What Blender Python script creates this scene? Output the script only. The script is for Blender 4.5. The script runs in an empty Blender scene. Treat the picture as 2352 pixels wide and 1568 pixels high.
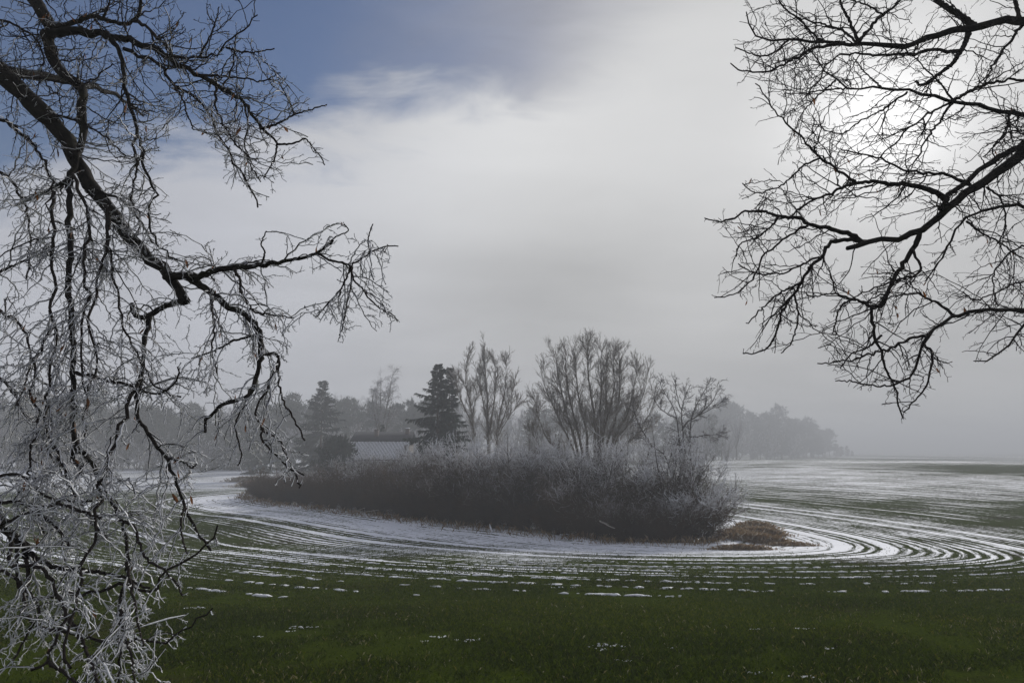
import bpy, math, random
import numpy as np
from mathutils import Vector, Matrix

# ------------------------------------------------------------------ camera, sky, sun, exposure
scene = bpy.context.scene
COL = scene.collection
PITCH = math.radians(9.1)
CAM = np.array([0.0, 0.0, 1.7])
F_AX = np.array([0.0, math.cos(PITCH), math.sin(PITCH)])
R_AX = np.array([1.0, 0.0, 0.0])
U_AX = np.array([0.0, -math.sin(PITCH), math.cos(PITCH)])
VW, VH, VF = 2352.0, 1568.0, 1568.0

cam_d = bpy.data.cameras.new("camera")
cam = bpy.data.objects.new("camera", cam_d)
COL.objects.link(cam)
cam.location = CAM
cam.rotation_euler = (math.pi / 2 + PITCH, 0, 0)
cam_d.sensor_width = 36.0
cam_d.lens = 24.0
cam_d.clip_end = 6000.0
cam_d.clip_start = 0.05
scene.camera = cam

SUN = F_AX + (2040 - VW / 2) / VF * R_AX + (VH / 2 - 285) / VF * U_AX
SUN = SUN / np.linalg.norm(SUN)
SUN_EL = math.asin(SUN[2])
SUN_AZ = math.atan2(SUN[0], SUN[1])

scene.view_settings.view_transform = 'Standard'
scene.view_settings.look = 'None'
scene.view_settings.exposure = 0.12
scene.view_settings.gamma = 1.0
scene.view_settings.use_curve_mapping = False
scene.render.engine = 'CYCLES'
cy = scene.cycles
cy.use_denoising = True
try:
    cy.denoiser = 'OPENIMAGEDENOISE'
    cy.denoising_input_passes = 'RGB_ALBEDO_NORMAL'
    cy.denoising_prefilter = 'ACCURATE'
except Exception:
    pass
cy.max_bounces = 4
cy.diffuse_bounces = 2
cy.glossy_bounces = 2
cy.transmission_bounces = 3
cy.volume_bounces = 0
cy.transparent_max_bounces = 4
cy.use_adaptive_sampling = True
cy.adaptive_threshold = 0.012
cy.sample_clamp_indirect = 4.0


class NX:
    """tiny node-expression helper"""
    def __init__(self, tree):
        self.t = tree

    def n(self, typ, **kw):
        nd = self.t.nodes.new(typ)
        for k, v in kw.items():
            setattr(nd, k, v)
        return nd

    def put(self, sock, v):
        if isinstance(v, bpy.types.NodeSocket):
            self.t.links.new(v, sock)
        else:
            sock.default_value = v

    def m(self, op, a, b=0.0, c=None):
        nd = self.n('ShaderNodeMath', operation=op)
        self.put(nd.inputs[0], a)
        self.put(nd.inputs[1], b)
        if c is not None:
            self.put(nd.inputs[2], c)
        return nd.outputs[0]

    def add(self, a, b): return self.m('ADD', a, b)
    def sub(self, a, b): return self.m('SUBTRACT', a, b)
    def mul(self, a, b): return self.m('MULTIPLY', a, b)
    def pw(self, a, b): return self.m('POWER', a, b)

    def ss(self, x, lo, hi, a=0.0, b=1.0):
        nd = self.n('ShaderNodeMapRange', interpolation_type='SMOOTHSTEP')
        self.put(nd.inputs[0], x)
        for i, v in enumerate((lo, hi, a, b)):
            self.put(nd.inputs[i + 1], v)
        return nd.outputs[0]

    def mix(self, f, a, b, typ='MIX'):
        nd = self.n('ShaderNodeMix', data_type='RGBA', blend_type=typ)
        self.put(nd.inputs[0], f)
        self.put(nd.inputs[6], a)
        self.put(nd.inputs[7], b)
        return nd.outputs[2]

    def noise(self, vec, scale, detail=3.0, rough=0.5, dist=0.0):
        nd = self.n('ShaderNodeTexNoise')
        if vec is not None:
            self.t.links.new(vec, nd.inputs['Vector'])
        nd.inputs['Scale'].default_value = scale
        nd.inputs['Detail'].default_value = detail
        nd.inputs['Roughness'].default_value = rough
        nd.inputs['Distortion'].default_value = dist
        return nd.outputs[0]

    def comb(self, x, y, z):
        nd = self.n('ShaderNodeCombineXYZ')
        for i, v in enumerate((x, y, z)):
            self.put(nd.inputs[i], v)
        return nd.outputs[0]


def rgb(r, g, b):
    return (r, g, b, 1.0)


def view_dir(vx, vy):
    d = F_AX + (vx - VW / 2) / VF * R_AX + (VH / 2 - vy) / VF * U_AX
    return d / np.linalg.norm(d)


world = bpy.data.worlds.new("World")
scene.world = world
world.use_nodes = True
wt = world.node_tree
wt.nodes.clear()
W = NX(wt)
tc = W.n('ShaderNodeTexCoord')
sep = W.n('ShaderNodeSeparateXYZ')
wt.links.new(tc.outputs['Generated'], sep.inputs[0])
dirv = tc.outputs['Generated']


def dotdir(v):
    nd = W.n('ShaderNodeVectorMath', operation='DOT_PRODUCT')
    wt.links.new(dirv, nd.inputs[0])
    nd.inputs[1].default_value = tuple(float(q) for q in v)
    return nd.outputs['Value']


sky = W.n('ShaderNodeTexSky', sky_type='NISHITA')
sky.sun_disc = False
sky.sun_elevation = SUN_EL
sky.sun_rotation = SUN_AZ
sky.air_density = 1.4
sky.dust_density = 0.6
sky.ozone_density = 2.0
elev = sep.outputs[2]
cs = dotdir(SUN)
# flat cloud sheet coordinates
den = W.add(W.m('MAXIMUM', elev, 0.0), 0.22)
px = W.m('DIVIDE', sep.outputs[0], den)
py = W.m('DIVIDE', sep.outputs[1], den)
pl = W.comb(W.mul(px, 0.55), py, 0.0)
n1 = W.noise(pl, 1.15, 3.0, 0.45, 0.25)
n2 = W.noise(pl, 2.6, 5.0, 0.55, 0.5)
n3 = W.noise(pl, 6.5, 6.0, 0.6, 0.8)


def lobe(vx, vy, k, amp):
    return W.mul(W.pw(W.m('MAXIMUM', dotdir(view_dir(vx, vy)), 0.0), k), amp)


# lower sheet: bright freezing fog
cl = W.add(W.mul(n1, 0.6), W.add(W.mul(n2, 0.28), W.mul(n3, 0.12)))
grey = W.ss(cl, 0.32, 0.66, 4.35, 5.35)
grey = W.add(grey, lobe(1120, 375, 70.0, 1.7))
grey = W.add(grey, lobe(1450, 410, 60.0, 1.1))
grey = W.add(grey, lobe(1290, 615, 75.0, -1.35))
grey = W.add(grey, lobe(700, 480, 40.0, 0.5))
grey = W.add(grey, lobe(2400, 980, 14.0, -1.2))
warm = W.ss(cs, 0.55, 0.95)
fogc = W.mix(warm, rgb(0.935, 0.965, 1.065), rgb(0.99, 0.995, 1.0))
fog = W.n('ShaderNodeVectorMath', operation='SCALE')
wt.links.new(fogc, fog.inputs[0])
wt.links.new(grey, fog.inputs['Scale'])
# upper deck: darker slate cloud with one gap of blue, its ragged lower edge a great circle over the fog
edge_n = np.cross(view_dir(1000, 275), view_dir(0, 520))
edge_n = edge_n / np.linalg.norm(edge_n) * (1 if np.cross(view_dir(1000, 275), view_dir(0, 520))[2] > 0 else -1)
rag = W.add(W.mul(W.sub(n1, 0.5), 0.16), W.add(W.mul(W.sub(n2, 0.5), 0.20), W.mul(W.sub(n3, 0.5), 0.16)))
deck = W.mul(W.ss(W.add(dotdir(edge_n), rag), -0.02, 0.085), W.ss(W.add(cs, W.mul(W.sub(n2, 0.5), 0.12)), 0.975, 0.89))
gap = W.add(dotdir(view_dir(230, -60)), W.add(W.mul(W.sub(n1, 0.5), 0.16), W.mul(W.sub(n2, 0.5), 0.12)))
blue = W.ss(gap, 0.85, 0.985)
slate = W.n('ShaderNodeVectorMath', operation='SCALE')
slate.inputs[0].default_value = (2.75, 2.85, 3.35)
wt.links.new(W.ss(W.add(W.mul(n2, 0.6), W.mul(n3, 0.4)), 0.30, 0.70, 0.80, 1.22), slate.inputs['Scale'])
skycol = W.n('ShaderNodeVectorMath', operation='SCALE')
wt.links.new(sky.outputs[0], skycol.inputs[0])
skycol.inputs['Scale'].default_value = 0.5
skyt = W.mix(1.0, skycol.outputs[0], rgb(0.84, 0.92, 1.22), 'MULTIPLY')
upper = W.mix(blue, slate.outputs[0], skyt)
base = W.mix(deck, fog.outputs[0], upper)
csp = W.m('MAXIMUM', cs, 0.0)
glow = W.add(W.mul(W.pw(csp, 14.0), 1.5), W.mul(W.pw(csp, 110.0), 3.0))
glow = W.add(glow, W.mul(W.pw(csp, 500.0), 3.0))
gl = W.n('ShaderNodeVectorMath', operation='SCALE')
gl.inputs[0].default_value = (1.0, 0.99, 0.985)
wt.links.new(glow, gl.inputs['Scale'])
tot = W.n('ShaderNodeVectorMath', operation='ADD')
wt.links.new(base, tot.inputs[0])
wt.links.new(gl.outputs[0], tot.inputs[1])
bg = W.n('ShaderNodeBackground')
wt.links.new(tot.outputs[0], bg.inputs[0])
bg.inputs[1].default_value = 0.1
wo = W.n('ShaderNodeOutputWorld')
wt.links.new(bg.outputs[0], wo.inputs[0])

sun_d = bpy.data.lights.new("sun", 'SUN')
sun_d.energy = 3.2
sun_d.angle = math.radians(6)
sun_d.color = (1.0, 0.96, 0.90)
sun_o = bpy.data.objects.new("sun", sun_d)
COL.objects.link(sun_o)
sun_o.location = tuple(SUN * 50)
sun_o.rotation_euler = Vector(tuple(SUN)).to_track_quat('Z', 'Y').to_euler()

HAZE_DENSITY = 0.0034
HAZE_ANISO = 0.05

# ------------------------------------------------------------------ helpers
RNG = np.random.default_rng(7)


def at(vx, vy, depth):
    """view position (in a 2352x1568 frame) and a forward distance y -> world point"""
    a = (np.asarray(vx, float) - VW / 2) / VF
    b = (VH / 2 - np.asarray(vy, float)) / VF
    t = np.asarray(depth, float) / (F_AX[1] + b * U_AX[1])
    return np.stack([CAM[0] + t * a, CAM[1] + t * (F_AX[1] + b * U_AX[1]),
                     CAM[2] + t * (F_AX[2] + b * U_AX[2])], -1)


def project(p):
    q = p - CAM
    z = q @ F_AX
    z = np.where(z < 0.05, 0.05, z)
    return VW / 2 + VF * (q @ R_AX) / z, VH / 2 - VF * (q @ U_AX) / z


def S(x, a, b):
    t = np.clip((np.asarray(x, float) - a) / (b - a), 0, 1)
    return t * t * (3 - 2 * t)


_lat = np.random.default_rng(99).random((256, 256))


def vnoise(x, y):
    x = np.asarray(x, float); y = np.asarray(y, float)
    xi = np.floor(x).astype(int); yi = np.floor(y).astype(int)
    fx = x - xi; fy = y - yi
    fx = fx * fx * (3 - 2 * fx); fy = fy * fy * (3 - 2 * fy)
    g = lambda i, j: _lat[i & 255, j & 255]
    return (g(xi, yi) * (1 - fx) * (1 - fy) + g(xi + 1, yi) * fx * (1 - fy)
            + g(xi, yi + 1) * (1 - fx) * fy + g(xi + 1, yi + 1) * fx * fy)


def inpoly(x, y, poly):
    x = np.asarray(x); y = np.asarray(y)
    r = np.zeros(x.shape, bool)
    n = len(poly)
    j = n - 1
    for i in range(n):
        xi, yi = poly[i]; xj, yj = poly[j]
        c = ((yi > y) != (yj > y)) & (x < (xj - xi) * (y - yi) / (yj - yi + 1e-12) + xi)
        r ^= c
        j = i
    return r


def tag(o, label=None, cat=None, group=None, kind=None):
    if label: o['label'] = label
    if cat: o['category'] = cat
    if group: o['group'] = group
    if kind: o['kind'] = kind
    return o


def link(name, data, parent=None, loc=None):
    o = bpy.data.objects.new(name, data)
    COL.objects.link(o)
    if parent is not None:
        o.parent = parent
    if loc is not None:
        o.location = loc
    return o


def empty(name, loc=(0, 0, 0), rz=0.0):
    o = link(name, None)
    o.location = loc
    o.rotation_euler = (0, 0, rz)
    o.empty_display_size = 0.2
    return o


def mesh_np(name, verts, faces_flat, loop_tot, mat=None, attrs=None, smooth=True):
    me = bpy.data.meshes.new(name)
    nv = len(verts)
    nf = len(loop_tot)
    me.vertices.add(nv)
    me.vertices.foreach_set('co', np.ascontiguousarray(verts, np.float32).ravel())
    me.loops.add(len(faces_flat))
    me.loops.foreach_set('vertex_index', np.ascontiguousarray(faces_flat, np.int32))
    me.polygons.add(nf)
    ls = np.concatenate([[0], np.cumsum(loop_tot)[:-1]]).astype(np.int32)
    me.polygons.foreach_set('loop_start', ls)
    me.polygons.foreach_set('loop_total', np.ascontiguousarray(loop_tot, np.int32))
    if smooth:
        me.polygons.foreach_set('use_smooth', np.ones(nf, bool))
    for k, v in (attrs or {}).items():
        a = me.attributes.new(k, 'FLOAT', 'POINT')
        a.data.foreach_set('value', np.ascontiguousarray(v, np.float32))
    me.update(calc_edges=True)
    if mat is not None:
        me.materials.append(mat)
    return me


class Tubes:
    """collects polylines (C, M, 3) with radii (C, M) and turns them into one tube mesh"""
    def __init__(self):
        self.V = []; self.F = []; self.A = []; self.B = []; self.n = 0

    def add(self, P, R, sides=4, attr=0.0, rough=0.0, rng=None, attr2=0.0):
        P = np.asarray(P, float)
        if P.ndim == 2:
            P = P[None]; R = np.asarray(R, float)[None]
        C, M, _ = P.shape
        if C == 0:
            return self
        R = np.broadcast_to(np.asarray(R, float), (C, M))
        T = np.empty_like(P)
        T[:, 1:-1] = P[:, 2:] - P[:, :-2]
        T[:, 0] = P[:, 1] - P[:, 0]
        T[:, -1] = P[:, -1] - P[:, -2]
        T /= np.linalg.norm(T, axis=2, keepdims=True) + 1e-9
        mean = P[:, -1] - P[:, 0]
        mean /= np.linalg.norm(mean, axis=1, keepdims=True) + 1e-9
        ref = np.where(np.abs(mean[:, 2:3]) > 0.75, np.array([[0.0, 1.0, 0.05]]), np.array([[0.05, 0.0, 1.0]]))
        N1 = np.cross(T, ref[:, None, :])
        N1 /= np.linalg.norm(N1, axis=2, keepdims=True) + 1e-9
        N2 = np.cross(T, N1)
        ang = np.arange(sides) * 2 * math.pi / sides
        ca = np.cos(ang)[None, None, :, None]; sa = np.sin(ang)[None, None, :, None]
        rr = R[:, :, None, None]
        if rough > 0:
            rr = rr * (1 + rough * ((rng or RNG).random((C, M, sides, 1)) - 0.5) * 2)
        ring = P[:, :, None, :] + rr * (ca * N1[:, :, None, :] + sa * N2[:, :, None, :])
        V = ring.reshape(-1, 3)
        idx = np.arange(C * M * sides).reshape(C, M, sides)
        a = idx[:, :-1, :]; b = np.roll(idx, -1, 2)[:, :-1, :]
        c = np.roll(idx, -1, 2)[:, 1:, :]; d = idx[:, 1:, :]
        Fq = np.stack([a, b, c, d], -1).reshape(-1, 4) + self.n
        self.V.append(V); self.F.append(Fq)
        at_ = np.broadcast_to(np.asarray(attr, float), (C, M)) if np.ndim(attr) else np.full((C, M), float(attr))
        self.A.append(np.repeat(at_.reshape(-1), sides))
        self.n += len(V)
        return self

    def mesh(self, name, mat, attr='frost'):
        V = np.concatenate(self.V); Fq = np.concatenate(self.F)
        return mesh_np(name, V, Fq.ravel(), np.full(len(Fq), 4), mat, {attr: np.concatenate(self.A)})


def resample(pts, n):
    """Catmull-Rom through control points, n even samples"""
    p = np.asarray(pts, float)
    if len(p) == 2:
        t = np.linspace(0, 1, n)[:, None]
        return p[0] * (1 - t) + p[1] * t
    q = np.vstack([2 * p[0] - p[1], p, 2 * p[-1] - p[-2]])
    out = []
    for i in range(1, len(q) - 2):
        t = np.linspace(0, 1, 12, endpoint=False)[:, None]
        out.append(0.5 * (2 * q[i] + (q[i + 1] - q[i - 1]) * t
                          + (2 * q[i - 1] - 5 * q[i] + 4 * q[i + 1] - q[i + 2]) * t ** 2
                          + (3 * q[i] - q[i - 1] - 3 * q[i + 1] + q[i + 2]) * t ** 3))
    out.append(q[-2][None])
    c = np.vstack(out)
    s = np.concatenate([[0], np.cumsum(np.linalg.norm(np.diff(c[:, :3], axis=0), axis=1))])
    u = np.linspace(0, s[-1], n)
    return np.stack([np.interp(u, s, c[:, k]) for k in range(c.shape[1])], 1)


def grow(P, R, spacing, t0, t1, angle, length, M, wig, pull, r0, r1, rng, curl=0.0, len_taper=0.5, zig=0.0, rfac=0.6):
    """vectorised side shoots: parents P (C,N,3), R (C,N) -> children (K,M,3), radii (K,M)"""
    C, N, _ = P.shape
    seg = np.linalg.norm(np.diff(P, axis=1), axis=2)
    L = seg.sum(1)
    cnt = np.floor(L * (t1 - t0) / spacing + rng.random(C)).astype(int)
    idx = np.repeat(np.arange(C), cnt)
    K = len(idx)
    if K == 0:
        return np.zeros((0, M, 3)), np.zeros((0, M))
    t = t0 + (t1 - t0) * rng.random(K)
    f = t * (N - 1)
    i0 = np.minimum(f.astype(int), N - 2)
    fr = (f - i0)[:, None]
    pos = P[idx, i0] * (1 - fr) + P[idx, i0 + 1] * fr
    rad = R[idx, i0] * (1 - fr[:, 0]) + R[idx, i0 + 1] * fr[:, 0]
    T = P[idx, i0 + 1] - P[idx, i0]
    T /= np.linalg.norm(T, axis=1, keepdims=True) + 1e-9
    rv = rng.normal(size=(K, 3))
    rv -= (rv * T).sum(1, keepdims=True) * T
    rv /= np.linalg.norm(rv, axis=1, keepdims=True) + 1e-9
    an = np.radians(angle[0] + (angle[1] - angle[0]) * rng.random(K))[:, None]
    D = np.cos(an) * T + np.sin(an) * rv
    ln = (length[0] + (length[1] - length[0]) * rng.random(K) ** 1.3) * (1 - len_taper * t)
    st = (ln / (M - 1))[:, None]
    out = np.empty((K, M, 3))
    out[:, 0] = pos
    pull = np.asarray(pull, float)
    cv = rng.normal(size=(K, 3)) * curl
    zz = np.cross(D, rng.normal(size=(K, 3)))
    zz /= np.linalg.norm(zz, axis=1, keepdims=True) + 1e-9
    pl = pull if pull.ndim == 1 else pull[idx]
    for k in range(1, M):
        out[:, k] = out[:, k - 1] + D * st + zz * (zig * st * (1 if k % 2 else -1))
        D = D + (pl + cv) / (M - 1) + rng.normal(size=(K, 3)) * wig
        D /= np.linalg.norm(D, axis=1, keepdims=True) + 1e-9
    rs = np.minimum(r0 * (0.7 + 0.6 * rng.random(K)), np.maximum(rad * rfac, r1))
    w = np.linspace(0, 1, M)[None]
    return out, rs[:, None] * (1 - w) + r1 * w


def clamp_ground(P, R=None):
    return P


# ------------------------------------------------------------------ materials
def new_mat(name):
    m = bpy.data.materials.new(name)
    m.use_nodes = True
    nt = m.node_tree
    nt.nodes.clear()
    return m, NX(nt)


def finish(m, X, col, rough=0.8, bump=None, bstr=0.3, bdist=0.02, spec=0.3):
    b = X.n('ShaderNodeBsdfPrincipled')
    X.put(b.inputs['Base Color'], col)
    X.put(b.inputs['Roughness'], rough)
    X.put(b.inputs['Specular IOR Level'], spec)
    if bump is not None:
        bn = X.n('ShaderNodeBump')
        bn.inputs['Strength'].default_value = bstr
        bn.inputs['Distance'].default_value = bdist
        X.put(bn.inputs['Height'], bump)
        X.t.links.new(bn.outputs[0], b.inputs['Normal'])
    o = X.n('ShaderNodeOutputMaterial')
    X.t.links.new(b.outputs[0], o.inputs[0])
    return m


def obj_co(X):
    return X.n('ShaderNodeTexCoord').outputs['Object']


def simple_mat(name, c1, c2, scale=4.0, rough=0.85, bstr=0.3, bdist=0.01, detail=4.0, spec=0.3):
    m, X = new_mat(name)
    co = obj_co(X)
    n = X.noise(co, scale, detail, 0.6)
    return finish(m, X, X.mix(X.ss(n, 0.3, 0.7), rgb(*c1), rgb(*c2)), rough, n, bstr, bdist, spec)


def bark_mat(name, dark, light, moss=None, scale=18.0):
    m, X = new_mat(name)
    co = obj_co(X)
    n = X.noise(co, scale, 6.0, 0.65, 0.6)
    c = X.mix(X.ss(n, 0.35, 0.7), rgb(*dark), rgb(*light))
    if moss:
        g = X.noise(co, 5.0, 4.0, 0.6)
        c = X.mix(X.ss(g, 0.52, 0.70, 0.0, 0.7), c, rgb(*moss))
    return finish(m, X, c, 0.92, n, 0.7, 0.012, 0.15)


def twig_mat(name, dark, light, frost=(0.80, 0.82, 0.86), lo=0.35, hi=0.75, use_color=False, nscale=9.0):
    """bare twig whose hoar-frost coat is an attribute of the mesh"""
    m, X = new_mat(name)
    co = obj_co(X)
    n = X.noise(co, nscale, 3.0, 0.6)
    a = X.n('ShaderNodeAttribute', attribute_name='frost').outputs['Fac']
    if use_color:
        oi = X.n('ShaderNodeObjectInfo')
        s = X.n('ShaderNodeSeparateColor')
        X.t.links.new(oi.outputs['Color'], s.inputs[0])
        a = X.mul(a, s.outputs[0])
    f = X.ss(X.add(a, X.mul(X.sub(n, 0.5), 0.5)), lo, hi)
    wood_c = X.mix(n, rgb(*dark), rgb(*light))
    if use_color:
        wood_c = X.mix(s.outputs[1], wood_c, rgb(light[0] * 1.25, light[1] * 1.0, light[2] * 0.62))
    c = X.mix(f, wood_c, rgb(*frost))
    return finish(m, X, c, 0.9, None, spec=0.15)


def leafy_mat(name, cols, attr='tint', rough=0.6, trans=0.35, spec=0.3):
    m, X = new_mat(name)
    a = X.n('ShaderNodeAttribute', attribute_name=attr).outputs['Fac']
    r = X.n('ShaderNodeValToRGB')
    el = r.color_ramp.elements
    while len(el) < len(cols):
        el.new(0.5)
    for i, (p, c) in enumerate(cols):
        el[i].position = p
        el[i].color = rgb(*c)
    X.t.links.new(a, r.inputs[0])
    b = X.n('ShaderNodeBsdfPrincipled')
    X.t.links.new(r.outputs[0], b.inputs['Base Color'])
    b.inputs['Roughness'].default_value = rough
    b.inputs['Specular IOR Level'].default_value = spec
    tr = X.n('ShaderNodeBsdfTranslucent')
    X.t.links.new(r.outputs[0], tr.inputs[0])
    mx = X.n('ShaderNodeMixShader')
    mx.inputs[0].default_value = trans
    X.t.links.new(b.outputs[0], mx.inputs[1])
    X.t.links.new(tr.outputs[0], mx.inputs[2])
    o = X.n('ShaderNodeOutputMaterial')
    X.t.links.new(mx.outputs[0], o.inputs[0])
    return m


M_LIMB = bark_mat('lime_bark', (0.007, 0.006, 0.005), (0.026, 0.022, 0.017), (0.022, 0.022, 0.008))
M_TWIG = twig_mat('lime_twig', (0.012, 0.009, 0.008), (0.035, 0.028, 0.024), nscale=40.0)
M_FROST = simple_mat('hoar_frost', (0.74, 0.76, 0.80), (0.88, 0.89, 0.92), 60.0, 0.9, 0.5, 0.003)
M_SNOW = simple_mat('snow', (0.80, 0.83, 0.88), (0.90, 0.91, 0.93), 25.0, 0.8, 0.4, 0.01)
M_SHRUB = twig_mat('shrub_twig', (0.024, 0.017, 0.011), (0.066, 0.048, 0.032), frost=(0.78, 0.79, 0.82), use_color=True, nscale=1.6, lo=0.22, hi=0.95)
M_SHRUB_STEM = twig_mat('shrub_stem', (0.018, 0.014, 0.011), (0.05, 0.04, 0.03), use_color=True, nscale=6.0)
M_WILLOW = twig_mat('willow_bark', (0.07, 0.060, 0.047), (0.14, 0.122, 0.095), frost=(0.5, 0.5, 0.5), nscale=3.0)
M_WTWIG = twig_mat('willow_twig', (0.10, 0.082, 0.060), (0.20, 0.165, 0.12), frost=(0.5, 0.5, 0.5), nscale=1.0)
M_FARTWIG = twig_mat('far_twig', (0.05, 0.045, 0.04), (0.10, 0.09, 0.085), frost=(0.5, 0.5, 0.52), nscale=0.4)
M_NEEDLE = leafy_mat('spruce_needles', [(0.0, (0.010, 0.017, 0.012)), (0.7, (0.036, 0.052, 0.034)), (1.0, (0.30, 0.32, 0.33))], rough=0.8, trans=0.08, spec=0.1)
M_DRYLEAF = leafy_mat('dry_leaf', [(0.0, (0.09, 0.035, 0.014)), (1.0, (0.22, 0.10, 0.04))], trans=0.45)
M_GRASS = leafy_mat('field_grass', [(0.0, (0.014, 0.024, 0.001)), (0.45, (0.044, 0.070, 0.002)), (0.75, (0.105, 0.128, 0.006)), (0.93, (0.15, 0.130, 0.034)), (1.0, (0.30, 0.28, 0.19))], rough=0.7, trans=0.30, spec=0.06)
M_STRAW = leafy_mat('dry_grass_blade', [(0.0, (0.10, 0.060, 0.026)), (0.6, (0.25, 0.170, 0.088)), (1.0, (0.52, 0.47, 0.40))], rough=0.8, trans=0.3)
M_WOOD_PALE = simple_mat('pale_dead_wood', (0.22, 0.20, 0.17), (0.42, 0.39, 0.35), 14.0, 0.9, 0.4, 0.01)

# ------------------------------------------------------------------ the field
# foot line of the thicket, front edge then back edge (world x, y)
TH = np.array([(8.9, 29.4), (7.0, 28.4), (4.6, 29.3), (2.3, 31.2), (0.0, 33.3), (-3.6, 36.6), (-8.0, 41.5),
               (-13.0, 46.5), (-18.2, 51.5), (-22.0, 58.0), (-21.0, 63.0), (-14.0, 64.0), (-4.0, 58.0), (3.0, 49.0),
               (7.5, 41.0), (9.6, 35.0), (9.9, 31.5)])
THS = resample(np.vstack([TH, TH[:1]]), 240)[:-1]


def hills(x, y):
    h = -2.2 * S(y, -2, 33) ** 1.0
    h = h * 0.55 + 0.45 * (-2.2 * np.clip(y / 29.0, 0, 1))
    hill = 2.25 * S(y, 30, 118) * S(x, -12, 42) * (1 - 0.95 * S(y, 128, 260)) * (1 - 0.30 * np.minimum(1.6, ((x - 62) / 30.0) ** 2) * S(x, 10, 30))
    far = 0.35 * S(y, 70, 130) * (1 - S(x, -40, -5))
    return h + hill + far + 0.10 * (vnoise(x / 9 + 3, y / 9 + 8) - 0.5) * S(y, 10, 30)


def thicket_dist(x, y):
    """signed distance to the thicket's foot line and arc length of the nearest point"""
    x = np.asarray(x, float).ravel(); y = np.asarray(y, float).ravel()
    A = THS; Bq = np.roll(THS, -1, 0)
    sl = np.linalg.norm(Bq - A, axis=1)
    cum = np.concatenate([[0], np.cumsum(sl)[:-1]])
    best = np.full(x.shape, 1e18); arc = np.zeros_like(x)
    for i in range(len(A)):
        dx, dy = Bq[i] - A[i]
        t = np.clip(((x - A[i, 0]) * dx + (y - A[i, 1]) * dy) / (sl[i] ** 2), 0, 1)
        d = (x - A[i, 0] - t * dx) ** 2 + (y - A[i, 1] - t * dy) ** 2
        k = d < best
        best = np.where(k, d, best)
        arc = np.where(k, cum[i] + t * sl[i], arc)
    d = np.sqrt(best)
    ins = inpoly(x, y, [tuple(q) for q in THS])
    return np.where(ins, -d, d), arc


def row_coord(x, y, d):
    w = 0.50 * (vnoise(x / 7.0 + 40, y / 7.0) - 0.5) + 0.13 * (vnoise(x / 1.3, y / 1.3 + 17) - 0.5)
    return d + w


def snow_base(x, y, d):
    s = 0.02 + 0.27 * S(y, 12.5, 19) + 0.17 * S(y, 20.0, 23.0)
    near = 1 - S(d, 3.0, 8.0)
    s = np.maximum(s, near * 0.70 * S(y, 16, 22))
    rt = S(x, 5, 10) * (1 - S(d, 11, 15)) * S(y, 20.5, 23.5)
    s = np.maximum(s, rt * 0.48)
    # left of the thicket the rows are mostly green
    left = S(-x, 7, 15) * S(d, 3.5, 7.0) * (1 - S(y, 60, 75))
    s = s * (1 - left) + left * np.minimum(s, 0.32)
    # the hill beyond the snowy headland
    hill = S(x, 4, 14) * S(d, 12, 17) * S(y, 24, 30)
    hp = 0.25 + 0.30 * (vnoise(x / 34 + 5, y / 22 + 2) - 0.5) * 2 + 0.08 * S(y, 70, 110)
    s = s * (1 - hill) + hill * np.clip(hp, 0.12, 0.75)
    # wide flat part beyond the thicket on the left
    fl = S(y, 62, 85) * (1 - S(x, -15, 5))
    s = s * (1 - fl) + fl * (0.70 + 0.3 * (vnoise(x / 30, y / 14) - 0.5))
    s += 0.22 * (vnoise(x / 3.2 + 9, y / 2.4) - 0.5) * S(y, 13, 20)
    return np.clip(s, 0, 1)


def row_pattern(rc):
    """-1..1, high where snow lies in the furrow"""
    a = np.cos(2 * math.pi * rc / 0.42)
    b = np.cos(2 * math.pi * rc / 1.55)
    return 0.74 * a + 0.26 * b


def axis(parts):
    out = [parts[0][0]]
    for a, b, st in parts:
        n = max(1, int(round((b - a) / st)))
        out += list(np.linspace(a, b, n + 1)[1:])
    return np.array(out)


gx = axis([(-1400, -400, 120), (-400, -120, 20), (-120, -50, 2.5), (-50, 45, 0.40), (45, 120, 2.0), (120, 400, 20), (400, 1400, 120)])
gy = axis([(-300, -40, 60), (-40, -2, 4), (-2, 12, 0.8), (12, 62, 0.26), (62, 140, 1.0), (140, 300, 10), (300, 1400, 110)])
GX, GY = np.meshgrid(gx, gy)
fx, fy = GX.ravel(), GY.ravel()
fd, farc = thicket_dist(fx, fy)
fz = hills(fx, fy) + 0.14 * (1 - S(np.abs(fd), 0.0, 1.6)) * (0.4 + vnoise(fx * 1.3, fy * 1.3))
frc = row_coord(fx, fy, fd)
fsn = snow_base(fx, fy, fd)
nx_, ny_ = len(gx), len(gy)
ii = np.arange(nx_ * ny_).reshape(ny_, nx_)
quads = np.stack([ii[:-1, :-1], ii[:-1, 1:], ii[1:, 1:], ii[1:, :-1]], -1).reshape(-1, 4)

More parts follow.
